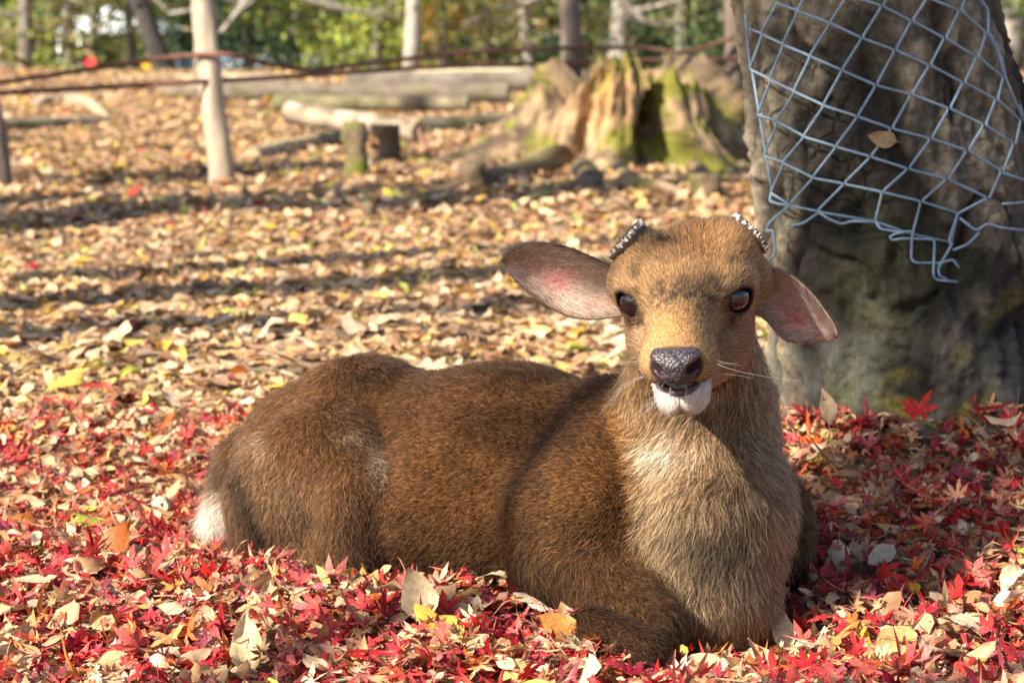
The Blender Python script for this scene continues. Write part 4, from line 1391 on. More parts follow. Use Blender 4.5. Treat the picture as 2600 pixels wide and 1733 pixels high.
def build_trunk():
    tree = empty('tree', (0.69, TREE_Y, 0.08), 'thick grey brown tree trunk wrapped in wire netting', 'tree')
    nth, nzz = 300, 330
    th = np.linspace(0, 2 * math.pi, nth, endpoint=False)
    z = np.concatenate([np.linspace(-0.12, 1.25, 290), np.linspace(1.27, 3.6, 40)])
    T, Z = np.meshgrid(th, z, indexing='ij')
    S = trunk_surf(T.ravel(), Z.ravel())
    N = np.stack([np.cos(T.ravel()), np.sin(T.ravel()), 0 * T.ravel()], 1)
    q = S * np.array([1, 1, 0.42])
    warp = np.stack([fbm(S * 5, 2, 70), fbm(S * 5, 2, 71), fbm(S * 5, 2, 72)], 1)
    ridge = 1 - np.abs(fbm(q * np.array([17, 17, 9]) + warp * 0.5, 3, 73))
    knob = fbm(q * 34 + warp * 0.6, 3, 77)
    fine = fbm(S * 110, 2, 78)
    low = ss((0.42 - Z.ravel()) / 0.35)                   # smoother skin near the roots
    crack = ss((1 - np.abs(fbm(S * np.array([11, 11, 1.3]) + warp * 0.7, 2, 91)) - 0.86) / 0.12)
    disp = (-0.011 * crack + 0.020 * (ridge - 0.7) * (1 - 0.2 * low) + 0.011 * knob * (1 - 0.1 * low) + 0.004 * fine + 0.008 * fbm(q * 5, 2, 79))
    V = S + N * disp[:, None]
    i, j = np.meshgrid(np.arange(nth), np.arange(nzz - 1), indexing='ij')
    a = (i * nzz + j).ravel(); b = (((i + 1) % nth) * nzz + j).ravel()
    Q = np.stack([a, b, b + 1, a + 1], 1)
    # bark colours: grey brown plates, black stains, green and yellow lichen
    c = np.tile(np.array([0.130, 0.118, 0.090]), (len(V), 1))
    c = mixc(c, (0.30, 0.25, 0.18), np.clip(0.4 + 1.1 * knob + 0.5 * fine, 0, 1) * 0.8)
    c = mixc(c, (0.040, 0.032, 0.026), np.clip(0.75 - 1.6 * (ridge - 0.30), 0, 1) * 0.85)
    stain = np.clip(2.4 * fbm(S * np.array([5.5, 5.5, 2.6]) + 3.3, 4, 81) + 0.12, 0, 1)
    c = mixc(c, (0.016, 0.014, 0.013), stain * 0.92)
    c = mixc(c, (0.014, 0.012, 0.010), crack * 0.8)
    green = np.clip(1.5 * fbm(S * 6 + 9, 3, 83) - 0.15, 0, 1) * (0.45 + 0.55 * low)
    c = mixc(c, (0.085, 0.088, 0.042), green * 0.65)
    c = mixc(c, (0.33, 0.27, 0.05), np.clip(2.2 * fbm(S * 9 + 2, 3, 85) - 0.9, 0, 1) * low * 0.8)
    c = mixc(c, (0.125, 0.130, 0.118), np.clip(1.4 * fbm(S * 7 + 5, 3, 87), 0, 1) * low * 0.5)
    c = c * 0.72
    M_bark = attr_mat('bark', rough=0.9, spec=0.2, bump=0.6, bscale=160, vary=0.45, nscale=90)
    trunk = np_mesh('trunk', V, Q, M_bark, True, c, tree)
    # limbs and crown above the picture
    top = np.array([float(trunk_c(3.6)), TREE_Y, 3.55])
    mb = MB(); tips = []
    rng = np.random.default_rng(3)
    for k in range(6):
        az = k * 1.05 + rng.uniform(-0.3, 0.3)
        d = np.array([math.cos(az), math.sin(az), 0.9])
        pts = [top - np.array([0, 0, 0.35 * (k % 3)]) + d * s * 1.9 + np.array([0, 0, 0.5 * s * s]) + rng.normal(0, 0.05, 3) * s for s in np.linspace(0, 1, 7)]
        mb.tube(pts, np.linspace(0.075, 0.018, 7), 8)
        tips += pts[3:]
    mb.build('limbs', noisy_mat('limb_bark', (0.08, 0.06, 0.045), (0.2, 0.16, 0.12), 12, bump=0.5), tree)
    crown(tree, np.array(tips), 26, 0.34, 0.05, RED, 12)
    return tree


def leaf_faces(cen, size, cols, rng, flat=0.0):
    """many small leaf faces as one geometry: cen (n,3)"""
    n = len(cen)
    a = rng.normal(0, 1, (n, 3)); a[:, 2] *= (1 - flat); a /= np.linalg.norm(a, axis=1, keepdims=True)
    b = np.cross(a, rng.normal(0, 1, (n, 3))); b /= np.linalg.norm(b, axis=1, keepdims=True) + 1e-9
    s = size * rng.uniform(0.6, 1.3, n)[:, None]
    m = np.cross(a, b)
    V = np.stack([cen - a * s, cen + b * s * 0.42 + m * s * 0.12, cen + a * s, cen - b * s * 0.42 + m * s * 0.12], 1).reshape(-1, 3)
    Q = (np.arange(n) * 4)[:, None] + np.array([0, 1, 2, 3])
    return V, Q, np.repeat(cols, 4, 0)


M_fol = attr_mat('tree_foliage', rough=0.5, spec=0.35, transl=0.35, vary=0.15)


def crown(parent, tips, per, spread, size, pal, seed, name='crown', build=True):
    rng = np.random.default_rng(seed)
    cen = np.repeat(tips, per, 0) + rng.normal(0, spread, (len(tips) * per, 3)) * np.array([1, 1, 0.7])
    tone = np.repeat(np.clip(rng.normal(1, 0.28, (len(tips), 1)), 0.4, 1.7), per, 0)
    cols = palette(pal, len(cen), rng, 0.2) * tone
    V, Q, C = leaf_faces(cen, size, cols, rng)
    return np_mesh(name, V, Q, M_fol, False, C, parent)


TREE = build_trunk()

# ------------------------------------------------------------------ wire netting round the trunk (zigzag wires, hooked into each other)
def z6(x, y): return (1800 + x / 1.96, y / 1.96)


S = {
    1: {1: (335, 15), 2: (262, 168), 3: (208, 345)},
    2: {0: (512, -90), 1: (442, 55), 2: (368, 222), 3: (304, 397), 4: (246, 572)},
    3: {0: (690, -25), 1: (602, 115), 2: (503, 280), 3: (424, 455), 4: (340, 603), 5: (280, 775)},
    4: {-1: (960, -120), 0: (862, 30), 1: (762, 190), 2: (662, 350), 3: (570, 525), 4: (472, 680), 5: (370, 810), 6: (312, 960)},
    5: {-1: (1090, -10), 0: (1010, 105), 1: (927, 250), 2: (832, 425), 3: (740, 580), 4: (632, 730), 5: (516, 885), 6: (402, 1022)},
    6: {-2: (1300, -70), -1: (1250, 52), 0: (1175, 190), 1: (1100, 325), 2: (1008, 470), 3: (910, 640), 4: (805, 780), 5: (672, 915), 6: (540, 1052)},
    7: {-2: (1395, 50), -1: (1385, 165), 0: (1337, 285), 1: (1268, 412), 2: (1197, 540), 3: (1105, 690), 4: (992, 840), 5: (862, 955), 6: (828, 1102)},
    8: {-1: (1468, 305), 0: (1470, 385), 1: (1432, 495), 2: (1372, 622), 3: (1287, 750), 4: (1187, 892), 5: (1056, 1002), 6: (1012, 1165)},
    9: {1: (1557, 600), 2: (1522, 715), 3: (1460, 850), 4: (1392, 985), 5: (1240, 1060), 6: (1205, 1205)},
}
net = empty('wire_netting', (0.60, 2.82, 0.45), 'torn blue grey diamond wire netting wrapped round the tree trunk', 'wire netting')
M_wire = noisy_mat('galvanised_wire', (0.10, 0.165, 0.235), (0.20, 0.29, 0.38), 60, rough=0.42, bump=0.2, spec=0.5)


def smooth_poly(pts, sub=4, rnd=0.16):
    """polyline with rounded bends"""
    pts = [np.asarray(p, float) for p in pts]
    out = [pts[0]]
    for a, b, c in zip(pts[:-2], pts[1:-1], pts[2:]):
        p0 = b + (a - b) * rnd; p1 = b + (c - b) * rnd
        for t in np.linspace(0, 1, sub):
            out.append((1 - t) ** 2 * p0 + 2 * t * (1 - t) * b + t * t * p1)
    out.append(pts[-1])
    return np.array(out)


WIRE_R = 0.0020
OFF = 0.024
cache = {}


def node(k, i, dz):
    key = (k, i)
    if key not in cache:
        cache[key] = on_trunk(*z6(*S[k][i]), OFF)
    p = cache[key]
    th = math.atan2(p[1] - TREE_Y, p[0] - float(trunk_c(p[2])))
    return p + dz * np.array([math.cos(th), math.sin(th), 0])


starts = {}
for w in range(-8, 8):
    pts = []
    for k in range(1, 10):
        for (kk, i) in ((k, k + w - 1), (k, k + w)):
            if kk in S and i in S[kk]:
                # the wire passes over at one bend and under at the next
                a = S[kk][i]
                pts.append(node(kk, i, 0.0020 if i == k + w else -0.0020))
    if len(pts) >= 2:
        mb = MB(); mb.tube(smooth_poly(pts, 4, 0.10), WIRE_R, 7)
        mb.build('wire', M_wire, net)
LOOSE = [
    [(540, 1052), (600, 1092), (660, 1115), (710, 1100), (828, 1104)],
    [(828, 1102), (855, 1140), (920, 1150), (1012, 1158), (1000, 1150), (930, 1162), (900, 1178), (912, 1196), (960, 1186), (1110, 1190), (1124, 1200), (1116, 1370), (1132, 1392), (1240, 1403)],
    [(1014, 1150), (1010, 1200), (1006, 1288), (1030, 1308), (1150, 1308), (1215, 1290), (1246, 1336)],
    [(1240, 1060), (1195, 1190), (1200, 1215), (1215, 1205), (1140, 1335), (1146, 1370), (1185, 1390)],
    [(1248, 1085), (1330, 1150), (1385, 1112), (1460, 1135), (1570, 1145)],
    [(1215, 1245), (1290, 1215), (1345, 1158)],
    [(402, 1022), (300, 1108), (285, 1150), (318, 1145), (335, 1262), (296, 1302)],
    [(400, 1124), (470, 1112), (540, 1062)],
    [(1460, 1015), (1520, 1012), (1572, 1004)],
    [(1462, 860), (1520, 880), (1570, 896)],
    [(190, 140), (262, 168)], [(270, 570), (245, 574), (340, 603)], [(180, 70), (185, 110), (205, 330), (208, 345)],
    [(1555, 600), (1560, 570), (1545, 520)], [(1470, 385), (1460, 340), (1440, 240), (1400, 170)],
    [(310, 960), (302, 1000), (345, 1015), (402, 1022)],
]
for pl in LOOSE:
    pts = [on_trunk(*z6(*p), OFF + 0.002 * (i % 2) + (0.010 if pl[0][1] > 1000 else 0)) for i, p in enumerate(pl)]
    mb = MB(); mb.tube(smooth_poly(pts, 5, 0.25), WIRE_R, 7)
    mb.build('wire', M_wire, net)
pl_ = on_trunk(2244, 353, OFF + 0.006)
Rl = np.array(Matrix.Rotation(-0.95, 3, 'Y') @ Matrix.Rotation(1.45, 3, 'X') @ Matrix.Rotation(0.4, 3, 'Z'))
single('dry_leaf', ME_O[2], pl_, Rl, 0.042, (0.30, 0.21, 0.11), 'small tan leaf caught in the wire netting', 'leaf')

# ------------------------------------------------------------------ fence posts and rusty rails
M_post = noisy_mat('post_wood', (0.14, 0.105, 0.075), (0.38, 0.30, 0.22), 6, rough=0.85, bump=0.6, stretch=(1, 1, 0.12), c3=(0.56, 0.47, 0.36), dist=0.03)


def gpt(px, py):
    """ground point under a pixel"""
    d = ray(px, py); t = CAM_H / -d[2]
    for _ in range(12):
        q = CAM + t * d
        t += (q[2] - float(gz(q[0], q[1]))) / -d[2]
    return CAM + t * d


M_post_shade = noisy_mat('shaded_post_wood', (0.06, 0.045, 0.035), (0.17, 0.13, 0.105), 6, rough=0.85, bump=0.6, stretch=(1, 1, 0.12), c3=(0.27, 0.21, 0.17), dist=0.03)  # post wood darkened in colour to stand in for shade


def post(base, top, r, label, seed):
    rng = np.random.default_rng(seed)
    root = empty('fence_post', base, label, 'post', 'posts of the rail fence')
    n = 26
    s = np.linspace(-0.08, 1, n)
    pts = base + (top - base) * s[:, None] + np.stack([0.012 * np.sin(5 * s + seed), 0 * s, 0 * s], 1)
    V, Q, T = tube_geo(pts, r * (1.08 - 0.16 * np.clip(s, 0, 1)), 18)
    k = n * 18
    disp = fbm(V[:k] * np.array([22, 22, 3]), 3, seed) * 0.010
    cen = np.repeat(pts, 18, 0)
    V[:k] += (V[:k] - cen) / r * disp[:, None]
    np_mesh('shaft', V, [Q, T], M_post if seed == 1 else M_post_shade, True, None, root)
    return root


D_POST = 9.2
pb = gpt(557, 462)
dL = float((pb - CAM) @ FV)
post(pb, P(512, -110, dL), 0.052, 'weathered wooden fence post standing on open leaf litter', 1)
pb2 = gpt(-2, 492); d0 = float((pb2 - CAM) @ FV)
post(pb2, P(-62, -120, d0), 0.045, 'leaning wooden fence post at the end of the rails', 2)
pb3 = P(1468, 330, 10.6); pb3[2] = float(gz(pb3[0], pb3[1]))
post(pb3, P(1440, -110, 10.6), 0.055, 'wooden fence post rising behind the rotten stump', 3)
pb4 = P(1878, 330, 10.9); pb4[2] = float(gz(pb4[0], pb4[1]))
post(pb4, P(1852, -110, 10.9), 0.052, 'wooden fence post between the stump and the netted tree', 4)
M_rust = noisy_mat('rusty_rail', (0.075, 0.038, 0.028), (0.16, 0.075, 0.05), 20, rough=0.75, bump=0.4, c3=(0.23, 0.12, 0.08))


def rail(pts, lab):
    root_p = P(pts[0][0], pts[0][1], pts[0][2])
    w = np.array([P(*p) for p in pts])
    t = np.linspace(0, 1, len(w)); tt = np.linspace(0, 1, 60)
    # Catmull-Rom through the measured points
    c = []
    for u in tt * (len(w) - 1):
        i = min(int(u), len(w) - 2); f = u - i
        p0, p1, p2, p3 = w[max(i - 1, 0)], w[i], w[i + 1], w[min(i + 2, len(w) - 1)]
        c.append(0.5 * ((2 * p1) + (-p0 + p2) * f + (2 * p0 - 5 * p1 + 4 * p2 - p3) * f * f + (-p0 + 3 * p1 - 3 * p2 + p3) * f ** 3))
    mb = MB(); mb.tube(c, 0.0125, 10)
    setp(mb.build('rail', M_rust), lab, 'rail', 'rusty rails of the fence')


dP = dL - 0.06
rail([(-260, 226, 8.7), (0, 209, 8.75), (200, 180, 8.9), (400, 150, dP), (520, 139, dP), (600, 142, dP), (700, 165, 9.4), (790, 178, 9.6), (950, 160, 9.9), (1150, 136, 10.2), (1300, 128, 10.4), (1450, 122, 10.5), (1620, 122, 10.7), (1720, 133, 10.75), (1800, 118, 10.8), (1870, 92, 10.83), (1990, 60, 11.0)], 'upper sagging rusty rail of the fence')
rail([(-260, 246, 8.7), (0, 236, 8.75), (250, 222, 8.9), (520, 207, dP), (650, 200, 9.3), (860, 186, 9.7), (1080, 172, 10.1), (1300, 164, 10.4), (1450, 160, 10.5), (1650, 154, 10.7), (1870, 150, 10.83), (2000, 150, 11.0)], 'lower straighter rusty rail of the fence')

# ------------------------------------------------------------------ rotten stump
def build_stump():
    base = gpt(1560, 425)
    d0 = 10.2
    cx, cy = P(1590, 430, d0)[:2]
    root = empty('rotten_stump', (cx, cy, 0.0), 'broad rotten tree stump with a hollow side and mossy roots', 'stump')
    nth, nzz = 260, 70
    th = np.linspace(0, 2 * math.pi, nth, endpoint=False)
    hh = 0.44 + 0.10 * vnoise(np.stack([np.cos(th) * 3, np.sin(th) * 3, 0 * th], 1), 4) + 0.09 * vnoise(np.stack([np.cos(th) * 12, np.sin(th) * 14, 0 * th], 1), 5) - 0.10 * np.exp(-((th - 6.0) / 0.5) ** 2)
    t = np.linspace(0, 1, nzz)
    T, S_ = np.meshgrid(th, t, indexing='ij')
    H = hh[:, None]
    Z = -0.06 + S_ * (H + 0.06)
    q3 = np.stack([np.cos(T) * 4, np.sin(T) * 4, Z * 1.2], -1).reshape(-1, 3)
    lobe = (0.16 * np.sin(4 * T + 0.6) + 0.12 * np.sin(7 * T + 1.9) + 0.06 * np.sin(13 * T))
    fl = np.exp(-np.clip(Z, 0, 9) / 0.17)
    R = 0.375 + 0.34 * fl * (1 + 2.6 * np.clip(lobe, -0.25, 1)) + 0.16 * lobe * np.exp(-np.clip(Z, 0, 9) / 0.4)
    R = R * (1 + 0.10 * np.exp(-((np.angle(np.exp(1j * (T - 3.6)))) / 0.7) ** 2) * fl) + (0.10 * fbm(q3 * np.array([1.6, 1.6, 2.5]), 4, 9)).reshape(R.shape) + (0.040 * (1 - np.abs(fbm(q3 * np.array([5, 5, 2.6]), 3, 12)))).reshape(R.shape)
    # hollow in the near right flank
    dang = np.angle(np.exp(1j * (T - 4.98)))
    hol = np.exp(-(dang / 0.24) ** 4) * ss((0.40 * (1 - np.clip(np.abs(dang + 0.05) / 0.34, 0, 1) ** 1.5) - Z) / 0.07)
    R = R - 0.30 * ss(hol * 1.25)
    X = cx + R * np.cos(T); Y = cy + R * np.sin(T)
    V = np.stack([X, Y, Z + float(gz(cx, cy))], -1).reshape(-1, 3)
    i, j = np.meshgrid(np.arange(nth), np.arange(nzz - 1), indexing='ij')
    a = (i * nzz + j).ravel(); b = (((i + 1) % nth) * nzz + j).ravel()
    Q = np.stack([a, b, b + 1, a + 1], 1)
    # sunken top
    inner = np.stack([cx + 0.72 * (X[:, -1] - cx), cy + 0.72 * (Y[:, -1] - cy), V.reshape(nth, nzz, 3)[:, -1, 2] - 0.10], 1)
    n0 = len(V)
    V = np.vstack([V, inner, [[cx, cy, 0.30]]])
    e = np.arange(nth)
    Q2 = np.stack([e * nzz + nzz - 1, ((e + 1) % nth) * nzz + nzz - 1, n0 + (e + 1) % nth, n0 + e], 1)
    T3 = np.stack([n0 + e, n0 + (e + 1) % nth, np.full(nth, n0 + nth)], 1)
    gr = fbm(V * np.array([26, 26, 5]), 4, 14)
    c = np.tile(np.array([0.25, 0.175, 0.105]), (len(V), 1))
    c = mixc(c, (0.075, 0.052, 0.036), np.clip(0.45 - 1.1 * gr, 0, 1) * 0.85)
    c = mixc(c, (0.42, 0.28, 0.15), np.clip(gr, 0, 1) * 0.6)
    ang = np.arctan2(V[:, 1] - cy, V[:, 0] - cx)
    face = np.exp(-((ang + 1.85) / 0.30) ** 2) * ss((V[:, 2] - 0.10) / 0.15)
    c = mixc(c, (0.52, 0.29, 0.12), face * np.clip(0.7 + 0.6 * gr, 0, 1) * 0.8)
    mossn = fbm(V * 7, 3, 15)
    moss = np.clip(2.0 * mossn + 0.05 + 1.5 * np.exp(-((ang + 0.95) / 0.38) ** 2) * ss((0.40 - V[:, 2]) / 0.2) - 0.2, 0, 1)
    c = mixc(c, (0.145, 0.155, 0.014), moss * 0.8)
    M_st = attr_mat('stump_wood', rough=0.9, spec=0.15, bump=0.6, bscale=50, vary=0.4, nscale=40)
    np_mesh('shell', V, [Q, Q2, T3], M_st, True, c, root)
    # roots running out over the ground
    for k, (pl, r0) in enumerate((([(1420, 420), (1330, 452), (1230, 470), (1130, 500), (1050, 520)], 0.075), ([(1450, 350), (1330, 380), (1240, 400), (1170, 425)], 0.10), ([(1480, 450), (1500, 475), (1470, 500), (1380, 515), (1290, 535)], 0.055),
                                  ([(1830, 400), (1880, 430), (1920, 445)], 0.06), ([(1560, 440), (1600, 480), (1690, 500), (1750, 510)], 0.05), ([(1760, 430), (1790, 470), (1770, 505)], 0.045))):
        pts = []
        for i_, (px, py) in enumerate(pl):
            g = gpt(px, py); g[2] = float(gz(g[0], g[1])) + 0.02 * (1 - i_ / len(pl)) + 0.01; pts.append(g)
        pts = smooth_poly(pts, 5, 0.45)
        n = len(pts)
        Vr, Qr, Tr = tube_geo(pts, r0 * np.linspace(1, 0.3, n) * (1 + 0.18 * vnoise(pts * 9, 30 + k)), 12)
        gr = fbm(Vr * 20, 3, 18 + k)
        cr = mixc(np.tile(np.array([0.23, 0.165, 0.10]), (len(Vr), 1)), (0.07, 0.05, 0.035), np.clip(0.4 - gr, 0, 1))
        cr = mixc(cr, (0.15, 0.15, 0.03), np.clip(fbm(Vr * 6, 2, 40 + k), 0, 1) * 0.6)
        np_mesh('root', Vr, [Qr, Tr], M_st, True, cr, root)
    return M_st


M_STUMP = build_stump()

# ------------------------------------------------------------------ fallen logs
def log(p0, p1, r, label, moss=0.3, seed=0, bend=0.0, col=(0.27, 0.215, 0.155), r2=None):
    p0 = np.asarray(p0, float); p1 = np.asarray(p1, float)
    root = empty('fallen_log', (p0 + p1) / 2, label, 'log', 'fallen logs')
    n = 30; s = np.linspace(0, 1, n)
    pts = p0 + (p1 - p0) * s[:, None]
    pts[:, 2] += bend * np.sin(math.pi * s)
    V, Q, T = tube_geo(pts, np.linspace(r, r2 or r * 0.85, n), 20)
    k = n * 20
    cen = np.repeat(pts, 20, 0)
    V[:k] += (V[:k] - cen) * (0.10 * fbm(V[:k] * 5, 3, seed))[:, None]
    gr = fbm(V * 14, 3, seed + 1)
    c = np.tile(np.array(col), (len(V), 1))
    c = mixc(c, (0.09, 0.07, 0.05), np.clip(0.35 - 1.2 * gr, 0, 1) * 0.8)
    c = mixc(c, (0.09, 0.095, 0.025), np.clip(1.4 * fbm(V * 4, 3, seed + 2) + moss - 0.2, 0, 1) * moss * 1.6 if moss else np.zeros(len(V)))
    bark = np_mesh('bark', V[:k], [Q], M_STUMP, True, c[:k], root)
    for e, idx in ((0, 0), (1, n - 1)):
        ring = V[idx * 20:(idx + 1) * 20]
        cc = ring.mean(0)
        VV = np.vstack([ring, cc + (ring - cc) * 0.5, cc])
        qq = [(j, (j + 1) % 20, 20 + (j + 1) % 20, 20 + j) for j in range(20)]
        tq = [(20 + j, 20 + (j + 1) % 20, 40) for j in range(20)]
        ce = np.vstack([np.tile((0.30, 0.22, 0.14), (20, 1)), np.tile((0.42, 0.32, 0.21), (21, 1))])
        np_mesh('cut_end', VV, [np.array(qq), np.array(tq)], M_STUMP, False, ce, root)
    return root


log(P(735, 286, 11.2), P(1062, 336, 10.7), 0.068, 'pale round log propped off the ground on a mossy block', 0.12, 2, 0, (0.36, 0.29, 0.21), 0.055)
log(gpt(-120, 338) + (0, 0, 0.03), gpt(335, 330) + (0, 0, 0.05), 0.060, 'greenish log lying low near the leaning post', 0.45, 3)
log(P(560, 232, 16.5), P(1290, 236, 16.0), 0.085, 'long grey log lying on the ground behind the propped log', 0.2, 4, 0, (0.17, 0.14, 0.11))
log(P(880, 219, 18.0), P(1500, 204, 18.2), 0.115, 'thick dark log stretching towards the stump', 0.2, 5, 0, (0.20, 0.17, 0.14))
log(P(1000, 190, 21), P(1340, 187, 21), 0.07, 'sunlit pale log on the far rise', 0.1, 6, 0, (0.48, 0.40, 0.26))
log(P(300, 207, 22), P(860, 196, 22), 0.06, 'thin sunlit log on the far rise left of the pale log', 0.1, 7, 0, (0.44, 0.36, 0.25))
log(P(700, 262, 13.5), P(1190, 262, 13.0), 0.055, 'mossy log half buried behind the propped log', 0.28, 8, 0, (0.22, 0.18, 0.12))
log(P(420, 228, 18), P(760, 228, 17.5), 0.085, 'short brown log behind the standing post', 0.15, 9, 0, (0.26, 0.20, 0.15))
log(gpt(640, 415) + (0, 0, 0.04), gpt(860, 372) + (0, 0, 0.06), 0.045, 'pale split branch lying beside the mossy block', 0.25, 10, 0, (0.42, 0.34, 0.22))
log(gpt(1050, 352) + (0, 0, 0.05), gpt(1330, 342) + (0, 0, 0.07), 0.085, 'shaded grey log reaching into the stump roots', 0.35, 11, 0, (0.20, 0.165, 0.12))
mb = MB(); mb.tube([gpt(60, 292) + (0, 0, 0.01), gpt(110, 285) + (0, 0, 0.10), gpt(170, 285) + (0, 0, 0.13), gpt(230, 292) + (0, 0, 0.09), gpt(275, 305) + (0, 0, 0.01)], [0.03, 0.042, 0.045, 0.04, 0.03], 12, col=(0.34, 0.26, 0.18))
setp(mb.build('arched_branch', M_STUMP), 'arched pale branch bowing out of the leaf litter', 'branch')


def block(px, py, w, h, label, moss, seed):
    g = gpt(px, py)
    n = 20; s = np.linspace(0, 1, 9)
    root = empty('wood_block', g, label, 'wood block')
    pts = g + np.stack([0 * s, 0 * s, -0.04 + s * (h + 0.04)], 1)
    V, Q, T = tube_geo(pts, w * (1.15 - 0.3 * s), n)
    V[:len(s) * n] += (V[:len(s) * n] - np.repeat(pts, n, 0)) * (0.55 * fbm(V[:len(s) * n] * 9, 3, seed))[:, None]
    c = mixc(np.tile(np.array([0.12, 0.088, 0.055]), (len(V), 1)), (0.085, 0.105, 0.012), np.clip(0.45 + 1.4 * fbm(V * 6, 2, seed), 0, 1) * moss)
    np_mesh('stub', V, [Q, T], M_STUMP, True, c, root)


block(905, 458, 0.062, 0.26, 'mossy upright block carrying the pale log', 0.9, 3)
block(985, 420, 0.07, 0.20, 'small brown block under the end of the pale log', 0.2, 5)
block(1205, 492, 0.055, 0.13, 'knobbly root stub in front of the stump roots', 0.1, 7)
block(1790, 505, 0.06, 0.10, 'low mossy root stub right of the stump hollow', 0.6, 9)
block(935, 552, 0.030, 0.055, 'small pale stick end sticking out of the litter', 0.0, 11)

# twigs
def twig(pix, r, label, lift=0.01):
    pts = [gpt(*p) + np.array([0, 0, lift + 0.01 * math.sin(i * 2.1)]) for i, p in enumerate(pix)]
    mb = MB(); mb.tube(smooth_poly(pts, 4, 0.4), np.linspace(r, r * 0.5, 2 + 4 * (len(pix) - 2)), 8, col=(0.17, 0.12, 0.08))
    setp(mb.build('twig', M_STUMP), label, 'twig', 'dead twigs on the litter')


twig([(560, 565), (680, 552), (820, 535), (980, 520)], 0.018, 'long dark twig lying on the shaded litter behind the post')
twig([(1130, 605), (1230, 600), (1330, 602)], 0.014, 'thin twig on the bare sunlit soil')
twig([(400, 665), (560, 655), (690, 640)], 0.012, 'thin twig on the striped litter')
twig([(470, 370), (500, 395), (535, 415)], 0.016, 'forked twig leaning by the standing post', 0.03)
twig([(1500, 560), (1640, 545), (1760, 555)], 0.016, 'dark twig behind the deer head')
mb = MB(); mb.tube([P(1062, 322, 10.7), P(1070, 352, 10.6), P(1082, 385, 10.5), P(1045, 418, 10.6)], [0.012, 0.011, 0.010, 0.006], 8, col=(0.24, 0.13, 0.10))
setp(mb.build('twig', M_STUMP), 'hooked reddish twig hanging from the end of the pale log', 'twig', 'dead twigs on the litter')
# ------------------------------------------------------------------ trees further off
GRN = np.array([(0.055, 0.095, 0.022), (0.085, 0.13, 0.028), (0.12, 0.155, 0.030), (0.04, 0.075, 0.025)])
LIME = np.array([(0.30, 0.36, 0.035), (0.24, 0.31, 0.035), (0.36, 0.36, 0.05), (0.18, 0.24, 0.03)])
OLIVE = np.array([(0.15, 0.15, 0.035), (0.20, 0.17, 0.05), (0.11, 0.12, 0.03), (0.24, 0.17, 0.06), (0.13, 0.16, 0.04)])
DEEP = np.array([(0.022, 0.060, 0.030), (0.035, 0.085, 0.040), (0.05, 0.11, 0.045), (0.018, 0.045, 0.024)])
GOLD = np.array([(0.66, 0.36, 0.03), (0.56, 0.28, 0.04), (0.60, 0.42, 0.06)])
GRN, OLIVE, DEEP = GRN * 1.3, OLIVE * 1.35, DEEP * 1.25
M_tb = noisy_mat('grey_bark', (0.07, 0.058, 0.05), (0.20, 0.175, 0.15), 7, rough=0.9, bump=0.6, stretch=(1, 1, 0.25), c3=(0.34, 0.31, 0.28), dist=0.04)
M_tw = noisy_mat('pale_bark', (0.22, 0.19, 0.16), (0.48, 0.44, 0.38), 7, rough=0.85, bump=0.4, stretch=(1, 1, 0.4), dist=0.03)
M_td = noisy_mat('dark_bark', (0.025, 0.022, 0.022), (0.085, 0.075, 0.07), 7, rough=0.9, bump=0.6, stretch=(1, 1, 0.25), dist=0.04)


def tree(base, h, r, label, pal, seed, mat=None, lean=(0, 0), low=0.8, spread=1.9, per=34, leaf=0.075, ntip=90, clump=0.26, group='trees beyond the fence', droop=0.2, name='tree'):
    rng = np.random.default_rng(seed)
    base = np.asarray(base, float); base[2] = float(gz(base[0], base[1])) - 0.05
    root = empty(name, base, label, 'tree', group)
    s = np.linspace(0, 1, 12)
    pts = base + np.stack([lean[0] * s * h + 0.06 * np.sin(4 * s + seed), lean[1] * s * h, s * h], 1)
    mb = MB(); mb.tube(pts, r * (1.15 - 0.85 * s) + 0.12 * r * np.exp(-s * 14), 12)
    tips = []
    nl = 12
    for k in range(nl):
        f = low / h + (1 - low / h) * (k + 0.3) / nl
        p0 = base + np.array([lean[0] * f * h, lean[1] * f * h, f * h])
        az = k * 2.4 + rng.uniform(-0.4, 0.4)
        L = spread * (1.0 - 0.5 * f) * rng.uniform(0.7, 1.1)
        up = rng.uniform(-0.15, 0.45) - droop
        lp = [p0 + L * t * np.array([math.cos(az), math.sin(az), up]) + np.array([0, 0, 0.18 * L * t * t]) + rng.normal(0, 0.03, 3) * t for t in np.linspace(0, 1, 6)]
        mb.tube(lp, np.linspace(r * 0.36 * (1 - 0.6 * f) + 0.008, 0.008, 6), 6)
        tips += lp[2:]
    mb.build('trunk', mat or M_tb, root)
    tips = np.array(tips)
    pick = tips[rng.integers(0, len(tips), ntip)] + rng.normal(0, clump * 1.1, (ntip, 3))
    crown(root, pick, per, clump, leaf, pal, seed + 5)
    return root


def at(px, d):
    p = P(px, 150, d); return np.array([p[0], p[1], 0.0])


